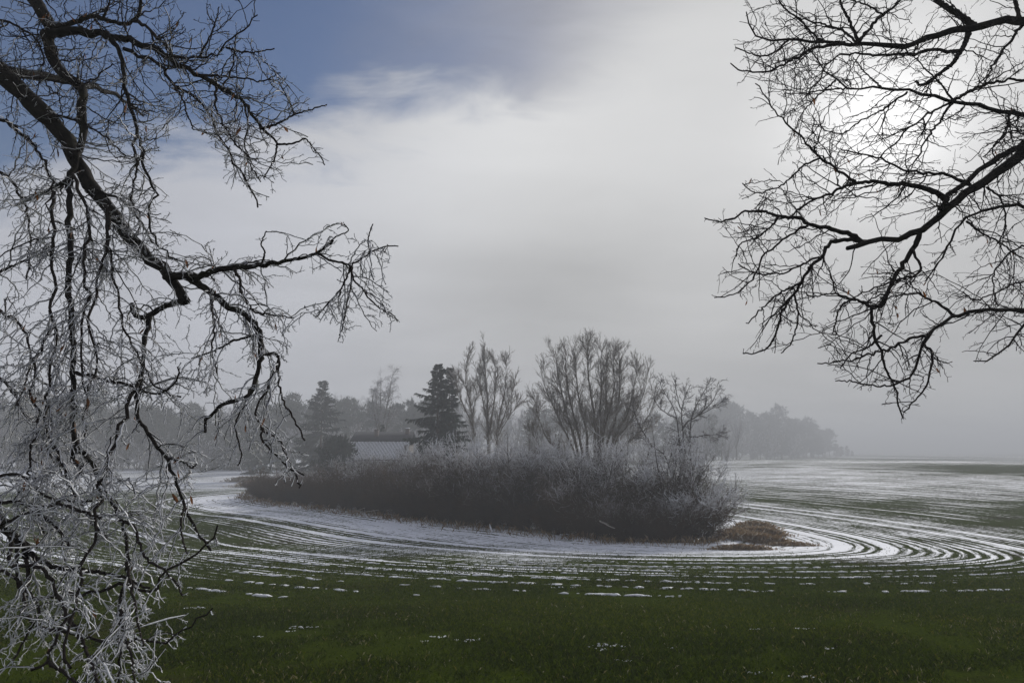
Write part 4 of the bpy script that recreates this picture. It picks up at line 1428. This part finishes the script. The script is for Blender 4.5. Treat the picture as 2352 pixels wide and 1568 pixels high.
    Dq, rd_ = grow(PP, RR, l1['sp'] * 0.9, 0.25, 1.0, (40, 80), (0.03, 0.12), 4, 0.15, np.array((0, 0, 0.1)), tw_r * 1.0, tw_r * 0.8, rng)
    Dq, rd_ = cull(Dq, rd_)
    add_level(Dq, rd_, 3, True)
    tag(link('twigs', tw.mesh('twigs', M_TWIG), root), kind='stuff')
    if fr_t.n:
        tag(link('frost', fr_t.mesh('frost', M_FROST), root), kind='stuff')
        sv_ = np.concatenate(spk)
        tag(link('rime_needles', mesh_np('rime_needles', sv_, np.arange(len(sv_)), np.full(len(sv_) // 3, 3), M_FROST, smooth=False), root), kind='stuff')
    if LEAF_ME is None:
        LEAF_ME = leaf_mesh()
    x, y = project(Bq[:, -1] + base)
    ok = np.where((x > 20) & (x < VW - 10) & (y > 20) & (y < 1500))[0]
    for i in rng.choice(ok, min(n_leaf, len(ok)), replace=False):
        o = link('dry_leaf', LEAF_ME, root, tuple(Bq[i, -1]))
        o.rotation_euler = (rng.normal() * 0.35, rng.normal() * 0.35, rng.random() * 6.28)
        s_ = rng.uniform(0.6, 1.25)
        o.scale = (s_, s_, s_)
    print('lime twigs', len(A), len(Bq), len(Cq), 'tw verts', tw.n, 'frost verts', fr_t.n)
    return root


LT = [
    ('limb', 4.7, 4.2, 30, 13, [(-60, 120), (0, 160), (44, 208), (100, 260), (152, 320), (176, 380), (212, 432), (260, 492), (304, 552), (344, 592), (384, 632), (410, 662), (428, 694)], 5.6),
    ('limb', 4.2, 3.8, 12, 3, [(380, 634), (430, 634), (456, 636), (500, 620), (560, 612), (600, 610), (660, 598), (712, 588), (740, 572), (768, 552)]),
    ('branch', 3.86, 3.7, 4, 1.5, [(712, 587), (728, 582), (760, 596), (790, 604), (806, 612), (815, 605), (850, 582), (880, 565), (915, 566)]),
    ('branch', 3.78, 3.6, 3, 1.5, [(806, 612), (812, 640), (830, 660), (850, 690), (880, 712), (905, 725), (912, 740)]),
    ('branch', 3.78, 3.7, 3, 1.5, [(806, 612), (790, 650), (770, 680), (750, 700), (728, 728)]),
    ('branch', 3.78, 3.7, 3, 1.5, [(808, 612), (806, 660), (796, 700), (790, 740), (780, 770)]),
    ('branch', 3.74, 3.6, 2, 1.5, [(850, 582), (845, 555), (850, 530), (856, 515)]),
    ('branch', 3.9, 3.8, 2, 1.5, [(740, 572), (770, 545), (800, 530), (790, 515)]),
    ('branch', 3.95, 3.8, 3, 1.5, [(600, 610), (608, 580), (600, 560), (612, 530)]),
    ('branch', 4.0, 3.8, 4, 1.6, [(536, 616), (552, 644), (554, 668), (568, 696), (588, 716), (640, 724), (676, 730)]),
    ('limb', 4.2, 3.75, 11, 4, [(428, 634), (480, 668), (520, 700), (560, 720), (585, 745), (596, 775), (600, 812), (588, 868), (572, 908), (516, 928), (480, 957), (470, 990)]),
    ('branch', 3.9, 3.5, 4, 2, [(600, 812), (640, 816), (624, 868), (588, 944), (600, 980), (605, 1016), (640, 1052), (672, 1080), (700, 1090)]),
    ('branch', 3.7, 3.45, 3, 2, [(600, 985), (640, 1010), (660, 1050), (680, 1090), (690, 1120)]),
    ('branch', 3.7, 3.5, 3, 2, [(640, 816), (640, 870), (650, 920), (680, 970), (700, 1010)]),
    ('branch', 4.0, 4.0, 4, 1.6, [(596, 768), (560, 776), (532, 784), (504, 800), (440, 824)]),
    ('branch', 4.15, 3.9, 4, 1.6, [(484, 672), (488, 724), (492, 764), (484, 804), (500, 860)]),
    ('branch', 3.8, 3.6, 3, 1.6, [(588, 868), (560, 930), (540, 980), (555, 1040), (545, 1070)]),
    ('limb', 4.15, 4.3, 9, 6, [(424, 690), (376, 704), (344, 724), (320, 728), (306, 716), (302, 698)]),
    ('limb', 4.2, 3.5, 7, 3, [(344, 726), (336, 764), (330, 812), (326, 852), (316, 904), (312, 932), (324, 972), (344, 996), (360, 1024), (384, 1052), (400, 1088), (412, 1124), (424, 1156), (440, 1200), (465, 1235), (488, 1262)]),
    ('branch', 3.6, 3.4, 3, 2, [(424, 1156), (415, 1200), (420, 1240), (430, 1270)]),
    ('branch', 3.7, 3.5, 3, 2, [(384, 1052), (420, 1060), (440, 1075), (450, 1066)]),
    ('limb', 4.9, 4.4, 22, 9, [(60, -60), (72, -12), (92, 20), (116, 48), (108, 80), (120, 120), (136, 156), (176, 188), (194, 220), (188, 260), (190, 300), (184, 340), (172, 372)], 6.6),
    ('limb', 4.4, 3.8, 9, 6, [(184, 340), (172, 372), (160, 400), (158, 440), (160, 480), (160, 520), (160, 564), (160, 624), (158, 676), (160, 724), (164, 764), (166, 820), (164, 868), (162, 924), (164, 964), (172, 1012), (180, 1064), (184, 1090)]),
    ('limb', 3.85, 3.2, 7, 2.5, [(172, 1012), (200, 1052), (224, 1092), (236, 1124), (256, 1148), (272, 1180), (284, 1212), (292, 1260), (296, 1300), (288, 1340), (276, 1384), (276, 1440), (276, 1500), (270, 1570)]),
    ('limb', 4.6, 3.9, 14, 3, [(112, 78), (168, 74), (224, 76), (256, 84), (320, 100), (360, 116), (400, 140), (440, 160), (464, 172), (488, 192), (520, 204), (560, 236), (576, 260), (596, 288), (620, 312), (636, 332)]),
    ('branch', 3.9, 3.8, 3, 1.6, [(636, 332), (680, 328), (700, 318), (715, 335), (740, 365), (745, 380)]),
    ('branch', 3.9, 3.8, 3, 1.6, [(636, 332), (632, 360), (620, 385), (605, 410)]),
    ('branch', 3.9, 3.8, 3.5, 1.6, [(598, 296), (640, 284), (680, 262), (720, 250), (752, 240)]),
    ('branch', 4.0, 3.8, 2.5, 1.6, [(676, 262), (668, 240), (655, 215), (640, 190)]),
    ('limb', 4.6, 4.2, 9, 4, [(114, 68), (172, 52), (216, 38), (248, 48), (288, 56), (304, 50), (320, 28), (326, -20)]),
    ('branch', 4.3, 3.9, 5, 1.6, [(306, 48), (340, 64), (360, 84), (384, 104), (400, 128), (424, 132), (460, 132), (500, 124), (520, 100), (556, 72), (580, 44), (592, 30)]),
    ('branch', 4.0, 3.9, 3, 1.6, [(458, 130), (476, 96), (492, 64), (500, 30), (503, 16)]),
    ('branch', 4.0, 3.9, 3, 1.6, [(520, 110), (560, 120), (600, 118), (630, 112)]),
    ('branch', 4.4, 4.2, 4, 1.6, [(238, 40), (250, 10), (258, -20)]),
    ('limb', 4.4, 3.9, 7, 2.2, [(248, 82), (268, 108), (280, 132), (284, 172), (290, 212), (300, 248), (312, 280), (316, 312), (320, 332), (328, 360), (336, 400), (356, 436), (354, 452), (344, 472), (342, 500), (352, 540), (370, 570), (400, 600)]),
    ('branch', 4.1, 4.0, 4, 2, [(316, 312), (306, 332), (316, 380), (308, 420), (302, 460), (320, 490)]),
    ('branch', 4.4, 3.9, 5, 2, [(284, 112), (320, 124), (368, 148), (376, 168), (400, 196), (440, 220), (464, 240), (488, 280), (508, 320), (520, 340), (536, 372), (560, 404), (580, 436), (600, 460), (598, 478)]),
    ('branch', 4.0, 3.8, 3.5, 1.6, [(464, 172), (520, 176), (568, 182), (604, 186), (624, 176), (644, 168)]),
    ('branch', 4.0, 3.8, 3.5, 1.6, [(496, 200), (496, 250), (512, 280), (532, 320), (560, 350), (590, 370)]),
    ('branch', 4.1, 3.9, 3, 1.6, [(400, 196), (420, 230), (430, 262), (445, 300)]),
    ('branch', 4.1, 3.9, 3, 1.6, [(560, 240), (570, 290), (560, 330), (575, 380), (600, 420)]),
    ('branch', 4.7, 4.5, 4, 1.6, [(60, 172), (112, 184), (160, 192), (200, 192), (228, 172), (260, 145)]),
    ('limb', 4.4, 4.5, 8, 4, [(170, 404), (152, 416), (110, 440), (72, 456), (40, 470)]),
    ('branch', 4.3, 3.8, 5, 2.5, [(124, 440), (120, 500), (124, 564), (118, 624), (124, 660), (118, 688), (120, 724), (128, 764), (124, 804), (112, 860), (108, 930), (116, 990), (140, 1090)]),
    ('branch', 4.3, 3.9, 5, 2.5, [(166, 400), (180, 440), (204, 480), (205, 530), (196, 580), (196, 636), (214, 684), (198, 704), (188, 756), (186, 804), (188, 844), (196, 900)]),
    ('branch', 4.2, 3.8, 4.5, 2.2, [(240, 470), (246, 520), (244, 564), (224, 636), (212, 696), (204, 744), (216, 788), (224, 836), (208, 884), (196, 950), (190, 1000)]),
    ('branch', 4.2, 3.8, 4, 2, [(250, 480), (250, 580), (260, 628), (272, 684), (288, 764), (316, 820), (332, 844), (344, 868), (376, 896), (412, 916)]),
    ('branch', 4.0, 3.8, 5, 2, [(164, 856), (192, 860), (240, 872), (280, 880), (320, 896), (360, 904), (390, 890), (412, 860), (410, 840)]),
    ('branch', 4.2, 3.6, 4, 2.2, [(124, 735), (100, 788), (84, 824), (80, 872), (68, 912), (88, 956), (76, 1004), (66, 1052), (64, 1088), (86, 1124), (88, 1180), (100, 1240)]),
    ('branch', 4.5, 4.4, 4, 2, [(-20, 634), (0, 624), (80, 588), (120, 564)]),
    ('branch', 4.0, 3.5, 4, 2.2, [(108, 930), (100, 977), (128, 1037), (152, 1097), (180, 1149), (208, 1189), (224, 1205), (250, 1240)]),
    ('branch', 3.9, 3.0, 5, 3, [(326, 850), (288, 949), (272, 989), (248, 1057), (232, 1101), (224, 1153), (212, 1221), (188, 1317), (168, 1401), (152, 1477), (150, 1540)]),
    ('branch', 3.5, 3.2, 4, 2.2, [(284, 1197), (308, 1209), (324, 1261), (340, 1285), (380, 1313), (404, 1333), (418, 1366)]),
    ('branch', 3.4, 3.1, 4, 2.2, [(290, 1290), (300, 1340), (310, 1390), (320, 1440), (330, 1480)]),
    ('branch', 3.3, 3.0, 4, 2.2, [(276, 1400), (285, 1450), (300, 1500), (310, 1570)]),
    ('limb', 3.9, 3.6, 17, 9, [(-80, 1130), (-20, 1185), (20, 1220), (40, 1240), (60, 1280)], 2.1),
    ('limb', 3.6, 3.4, 8, 3, [(30, 1232), (70, 1270), (120, 1300), (180, 1308), (240, 1316), (300, 1330), (340, 1350)]),
    ('branch', 3.6, 3.3, 6, 2.5, [(40, 1245), (40, 1340), (80, 1372), (172, 1368), (280, 1345), (340, 1361), (384, 1313), (432, 1281), (472, 1253), (500, 1213)]),
    ('branch', 3.5, 3.1, 6, 2, [(60, 1285), (60, 1400), (100, 1440), (180, 1460), (260, 1476), (330, 1473), (392, 1473), (424, 1449), (460, 1421), (498, 1398)]),
    ('branch', 3.5, 3.0, 6, 3.5, [(20, 1222), (30, 1300), (90, 1300), (140, 1380), (150, 1420), (120, 1480), (108, 1520), (70, 1540)]),
    ('branch', 3.2, 2.9, 5, 3.5, [(108, 1520), (150, 1545), (190, 1580)]),
    ('branch', 3.3, 2.9, 5, 3.5, [(150, 1410), (180, 1450), (200, 1500), (230, 1570)]),
    ('branch', 3.6, 3.3, 5, 3, [(0, 1204), (60, 1180), (130, 1160), (180, 1170), (230, 1190)]),
    ('branch', 3.7, 3.4, 5, 3, [(-30, 1160), (30, 1150), (80, 1170), (130, 1210), (160, 1250)]),
    ('branch', 3.8, 3.5, 4, 2.5, [(-30, 1100), (40, 1090), (90, 1130), (150, 1150), (210, 1150)]),
    ('branch', 3.6, 3.2, 4, 2.5, [(-20, 1300), (40, 1330), (90, 1400), (60, 1460), (30, 1520)]),
    ('branch', 4.5, 4.2, 5, 2, [(-20, 260), (40, 300), (90, 350), (120, 420), (110, 480)]),
    ('branch', 4.6, 4.3, 4, 2, [(-20, 380), (30, 420), (60, 480), (70, 560), (60, 640)]),
    ('branch', 4.4, 4.0, 4, 2, [(-20, 700), (40, 740), (70, 800), (60, 870), (40, 930)]),
    ('branch', 4.3, 3.8, 4, 2, [(-20, 850), (30, 900), (60, 960), (100, 1010), (120, 1060)]),
    ('branch', 4.8, 4.6, 4, 2, [(-20, 40), (40, 60), (80, 90), (100, 130), (90, 180)]),
    ('branch', 4.6, 4.4, 4, 2, [(100, 262), (150, 270), (220, 300), (260, 330), (290, 360)]),
    ('branch', 4.4, 4.2, 4, 2, [(210, 440), (260, 450), (300, 480), (330, 520), (350, 560)]),
]
ENV_L = [(-200, -200), (420, -200), (430, 20), (470, 5), (560, 10), (605, 25), (600, 110), (650, 150), (690, 210), (760, 236), (752, 300), (756, 392), (690, 404), (650, 440), (612, 490), (560, 470), (480, 400),
         (470, 330), (440, 300), (400, 320), (372, 340), (392, 420), (410, 500), (440, 520), (480, 545), (560, 565), (600, 520), (700, 545), (760, 505), (860, 505), (928, 560), (900, 600), (900, 650), (922, 735), (900, 772),
         (780, 790), (715, 750), (700, 715), (690, 720), (692, 800), (650, 850), (650, 900), (712, 1000), (716, 1112), (690, 1142), (620, 1112), (540, 1085), (500, 1090), (446, 1110), (484, 1190), (510, 1236), (480, 1300),
         (450, 1340), (430, 1380), (410, 1400), (510, 1390), (480, 1420), (420, 1480), (390, 1520), (400, 1600), (-200, 1900)]


def frost_left(p):
    return 0.15 + 0.40 * S(4.7 - p[..., 2], 0.0, 1.5) + 0.45 * S(2.5 - p[..., 2], 0.0, 1.3)


def pull_left(p):
    z = p[:, 2].mean() if p.ndim == 2 else p[2]
    k = float(S(3.8 - z, 0.0, 1.2))
    low = float(S(0.9 - z, 0, 0.5))
    return np.array([0.15, 0.0, 0.25 - 1.25 * k + 0.8 * low])


lime_tree((-5.7, 5.4, z_at(-5.7, 5.4)), 'frosted lime tree on the left with long hanging branches reaching to the grass', LT,
          dict(height=9.5, lean=(0.3, -0.2), r=0.36, n=7, dirs=(2.6, 3.6, 1.4, 4.6, 0.6)), ENV_L, np.random.default_rng(501), 0.0029,
          dict(sp=0.060, ang=(28, 75), len=(0.18, 0.62)), dict(sp=0.052, ang=(30, 75), len=(0.06, 0.24)), dict(sp=0.050, ang=(35, 80), len=(0.018, 0.06)),
          frost_left, 95, pull_left, (0.75, -0.5, -0.25), lambda q: 0.05 + 0.50 * S(1.5 - q[:, 2], 0, 0.6))

RT = [
    ('limb', 5.7, 5.3, 17, 6, [(2420, 300), (2354, 350), (2317, 377), (2266, 411), (2222, 445), (2181, 476), (2150, 504), (2103, 535), (2062, 552), (2028, 554), (1994, 557), (1967, 566), (1946, 578)], 5.0),
    ('limb', 5.8, 5.4, 10, 6, [(2420, 290), (2352, 330), (2314, 354), (2273, 371), (2249, 391), (2218, 418), (2181, 446), (2160, 480)], 5.4),
    ('limb', 5.5, 5.2, 9, 2, [(2174, 462), (2147, 442), (2096, 425), (2045, 422), (2004, 418), (1970, 420), (1943, 428), (1912, 445), (1872, 459), (1841, 476), (1810, 503)]),
    ('branch', 5.3, 5.0, 4, 1.4, [(1965, 417), (1926, 391), (1882, 362), (1848, 323), (1824, 296), (1790, 265), (1770, 238), (1746, 204), (1737, 190)]),
    ('branch', 5.2, 5.0, 3, 1.4, [(1882, 364), (1844, 381), (1810, 415), (1773, 435), (1736, 442), (1705, 422)]),
    ('branch', 5.6, 5.3, 4.5, 1.6, [(2229, 425), (2188, 406), (2130, 398), (2079, 391), (2045, 377), (2018, 364), (1987, 354), (1933, 347)]),
    ('limb', 5.4, 5.0, 8, 1.6, [(1985, 556), (1953, 538), (1909, 525), (1858, 515), (1838, 503), (1790, 496), (1742, 484), (1712, 487), (1681, 504), (1647, 508), (1620, 501)]),
    ('limb', 5.4, 5.0, 6.5, 1.6, [(1975, 552), (1953, 549), (1919, 554), (1899, 569), (1882, 593), (1858, 623), (1831, 661), (1810, 692), (1794, 722), (1780, 770), (1763, 794), (1736, 811), (1705, 811)]),
    ('branch', 5.1, 5.0, 3, 1.5, [(1824, 676), (1833, 715), (1829, 753), (1817, 787), (1794, 811)]),
    ('branch', 5.2, 5.0, 3, 1.5, [(1882, 590), (1848, 603), (1804, 627), (1770, 630), (1736, 627), (1695, 607)]),
    ('branch', 5.2, 5.0, 3.5, 1.5, [(1858, 515), (1824, 535), (1790, 559), (1756, 583), (1735, 630), (1710, 660), (1680, 675), (1640, 682)]),
    ('branch', 5.2, 5.0, 3, 1.5, [(1838, 650), (1800, 668), (1770, 690), (1740, 720), (1715, 745)]),
    ('branch', 5.15, 5.0, 3, 1.5, [(1790, 496), (1770, 520), (1740, 545), (1700, 560), (1690, 590)]),
    ('limb', 5.5, 5.1, 7.5, 1.8, [(2112, 538), (2096, 572), (2069, 613), (2042, 664), (2025, 702), (2004, 705), (2001, 715), (2011, 770), (2025, 817), (2042, 865), (2059, 892), (2062, 923), (2076, 963)]),
    ('branch', 5.3, 5.1, 4, 1.5, [(2004, 705), (1960, 688), (1929, 708), (1919, 742), (1912, 766)]),
    ('branch', 5.3, 5.1, 3, 1.4, [(1965, 690), (1912, 674), (1875, 681), (1852, 678)]),
    ('branch', 5.4, 5.2, 4, 1.5, [(2096, 572), (2110, 600), (2112, 623), (2079, 637), (2045, 647), (1987, 671), (1950, 690)]),
    ('limb', 5.8, 5.2, 7, 3, [(2420, 716), (2354, 712), (2300, 708), (2249, 714), (2198, 724), (2164, 746), (2127, 773), (2113, 811), (2100, 851), (2090, 868)], 3.9),
    ('branch', 5.4, 5.1, 4, 1.5, [(2127, 773), (2090, 777), (2056, 797), (2022, 807), (1960, 824), (1899, 836), (1879, 831)]),
    ('branch', 5.4, 5.1, 4, 1.5, [(2122, 790), (2141, 811), (2137, 851), (2124, 892), (2096, 926), (2076, 947)]),
    ('branch', 5.5, 5.3, 4, 1.6, [(2192, 724), (2158, 698), (2130, 685), (2103, 674), (2062, 678), (2028, 688)]),
    ('branch', 5.2, 5.1, 3, 1.5, [(2090, 868), (2045, 885), (1994, 884), (1953, 875), (1919, 875)]),
    ('branch', 5.3, 5.1, 3, 1.5, [(2025, 770), (1990, 800), (1960, 810), (1930, 845)]),
    ('limb', 5.9, 5.4, 6, 1.8, [(2420, 480), (2352, 473), (2314, 472), (2260, 484), (2219, 504), (2192, 538), (2171, 566), (2164, 593), (2144, 613), (2127, 640)], 4.8),
    ('branch', 5.7, 5.6, 3, 1.5, [(2219, 508), (2249, 532), (2294, 555), (2331, 583), (2360, 600)]),
    ('branch', 5.8, 5.5, 4, 1.5, [(2400, 700), (2352, 756), (2321, 787), (2294, 811), (2266, 828), (2236, 829)], 3.6),
    ('branch', 5.7, 5.5, 3, 1.5, [(2400, 640), (2340, 650), (2290, 670), (2240, 690), (2210, 668)]),
    ('branch', 5.7, 5.5, 3, 1.5, [(2400, 560), (2340, 570), (2300, 600), (2280, 640), (2290, 700)]),
    ('limb', 6.0, 5.4, 15, 1.6, [(2420, 55), (2354, 51), (2327, 51), (2283, 54), (2232, 65), (2191, 71), (2147, 82), (2096, 99), (2062, 107), (2028, 102), (1977, 102), (1936, 99), (1892, 99), (1851, 94), (1810, 94), (1773, 95), (1742, 82), (1719, 65), (1710, 41), (1712, 24)], 6.0),
    ('limb', 5.9, 6.1, 11, 7, [(2240, 60), (2229, 55), (2198, 31), (2164, 10), (2130, -20)]),
    ('limb', 5.9, 5.7, 9, 3.5, [(2228, 62), (2225, 68), (2218, 95), (2201, 126), (2184, 150), (2147, 177), (2116, 196), (2103, 187)]),
    ('branch', 5.8, 5.4, 5, 1.6, [(2204, 117), (2147, 117), (2096, 122), (2028, 126), (1960, 124), (1926, 129), (1899, 153), (1878, 190), (1850, 220)]),
    ('branch', 5.6, 5.2, 5, 1.5, [(1940, 100), (1875, 112), (1841, 126), (1804, 146), (1763, 163), (1722, 168), (1698, 163), (1674, 143)]),
    ('branch', 5.6, 5.6, 5, 3, [(1972, 97), (1953, 54), (1936, 20), (1923, -20)]),
    ('branch', 5.6, 5.8, 5, 3, [(1972, 97), (2001, 61), (2028, 34), (2055, 14), (2080, -20)]),
    ('branch', 5.5, 5.3, 3.5, 1.5, [(1892, 99), (1868, 78), (1841, 51), (1810, 27), (1787, 0), (1770, -30)]),
    ('branch', 5.6, 5.3, 3.5, 1.5, [(1965, 98), (1943, 75), (1909, 61), (1858, 48), (1834, 41), (1800, 50)]),
    ('branch', 5.6, 5.4, 3, 1.5, [(2028, 34), (1994, 14), (1957, 0), (1900, -20)]),
    ('branch', 5.4, 5.2, 3, 1.5, [(1810, 94), (1780, 120), (1750, 130), (1715, 120), (1690, 110)]),
    ('branch', 6.0, 6.0, 7, 5, [(2342, 52), (2338, 27), (2325, -20)]),
    ('branch', 6.0, 5.8, 4.5, 1.8, [(2350, 55), (2344, 65), (2317, 99), (2283, 146), (2266, 177), (2250, 210)]),
    ('limb', 5.8, 5.2, 8, 1.6, [(2420, 272), (2354, 262), (2300, 253), (2249, 243), (2188, 235), (2147, 224), (2096, 211), (2062, 206), (2028, 204), (1960, 202), (1919, 185), (1892, 163), (1875, 139), (1858, 112)], 5.3),
    ('branch', 5.6, 5.8, 4.5, 3, [(2185, 235), (2225, 211), (2266, 194), (2307, 185), (2370, 186)]),
    ('branch', 5.6, 5.3, 3.5, 1.5, [(2186, 236), (2144, 255), (2100, 282), (2062, 323), (2028, 354), (2000, 380)]),
    ('branch', 5.6, 5.4, 3.5, 1.5, [(2188, 238), (2158, 279), (2127, 323), (2110, 360), (2083, 391), (2062, 415)]),
    ('branch', 5.6, 5.5, 3, 1.5, [(2192, 234), (2158, 190), (2127, 160), (2090, 119)]),
    ('branch', 5.5, 5.3, 2.5, 1.4, [(2028, 204), (1987, 167), (1960, 133)]),
    ('branch', 5.4, 5.2, 2.5, 1.4, [(1960, 203), (1892, 207), (1851, 214), (1800, 216)]),
    ('branch', 5.5, 5.2, 3, 1.4, [(2083, 212), (2028, 252), (1987, 272), (1936, 306), (1890, 300)]),
    ('branch', 5.4, 5.2, 2.5, 1.4, [(1919, 185), (1880, 220), (1850, 250), (1835, 280)]),
    ('branch', 5.8, 5.6, 3, 1.5, [(2400, 340), (2330, 300), (2290, 330), (2260, 360)]),
    ('branch', 5.8, 5.6, 3, 1.5, [(2320, 260), (2310, 300), (2280, 340), (2290, 380)]),
    ('branch', 5.7, 5.5, 3, 1.5, [(2266, 430), (2300, 460), (2310, 520), (2290, 560)]),
]
ENV_R = [(2700, -300), (1720, -300), (1700, 20), (1672, 130), (1690, 200), (1725, 260), (1715, 340), (1735, 405), (1690, 425), (1608, 470), (1615, 525), (1690, 560), (1640, 640), (1632, 690), (1690, 705), (1740, 750), (1700, 800),
         (1715, 835), (1810, 828), (1862, 785), (1880, 775), (1872, 835), (1915, 885), (1990, 900), (2030, 955), (2080, 990), (2135, 935), (2185, 870), (2195, 800), (2225, 835), (2300, 850), (2340, 870), (2700, 900)]


def frost_right(p):
    return 0.0 * p[..., 0]


def pull_right(p):
    z = p[:, 2].mean() if p.ndim == 2 else p[2]
    return np.array([-0.25, 0.0, -0.05 - 0.35 * float(S(4.5 - z, 0, 1.5))])


lime_tree((7.3, 6.9, z_at(7.3, 6.9)), 'bare lime tree on the right, its black branches crossing the sun', RT,
          dict(height=10.0, lean=(-0.2, -0.2), r=0.38, n=7, dirs=(0.4, 1.5, -0.6, 5.0, 2.4)), ENV_R, np.random.default_rng(502), 0.0030,
          dict(sp=0.085, ang=(28, 70), len=(0.25, 0.80)), dict(sp=0.080, ang=(28, 70), len=(0.07, 0.30)), dict(sp=0.065, ang=(35, 75), len=(0.02, 0.07)),
          frost_right, 40, pull_right, (-0.5, -0.5, 0.3), lambda q: 0.0 * q[:, 2])

# ------------------------------------------------------------------ the foggy air
hv, hf = box_np((0, 0, (24.0 - 4.2) / 2), (3000, 3000, 24.0 + 4.2))
haze = link('haze', mesh_np('haze', hv, hf.ravel(), np.full(6, 4), smooth=False))
tag(haze, 'pale freezing fog filling the air over the field', 'fog', kind='stuff')
m = bpy.data.materials.new('freezing_fog')
m.use_nodes = True
m.node_tree.nodes.clear()
pv = m.node_tree.nodes.new('ShaderNodeVolumePrincipled')
pv.inputs['Color'].default_value = (0.90, 0.94, 0.99, 1)
pv.inputs['Density'].default_value = HAZE_DENSITY
pv.inputs['Anisotropy'].default_value = HAZE_ANISO
mo = m.node_tree.nodes.new('ShaderNodeOutputMaterial')
m.node_tree.links.new(pv.outputs[0], mo.inputs['Volume'])
haze.data.materials.append(m)
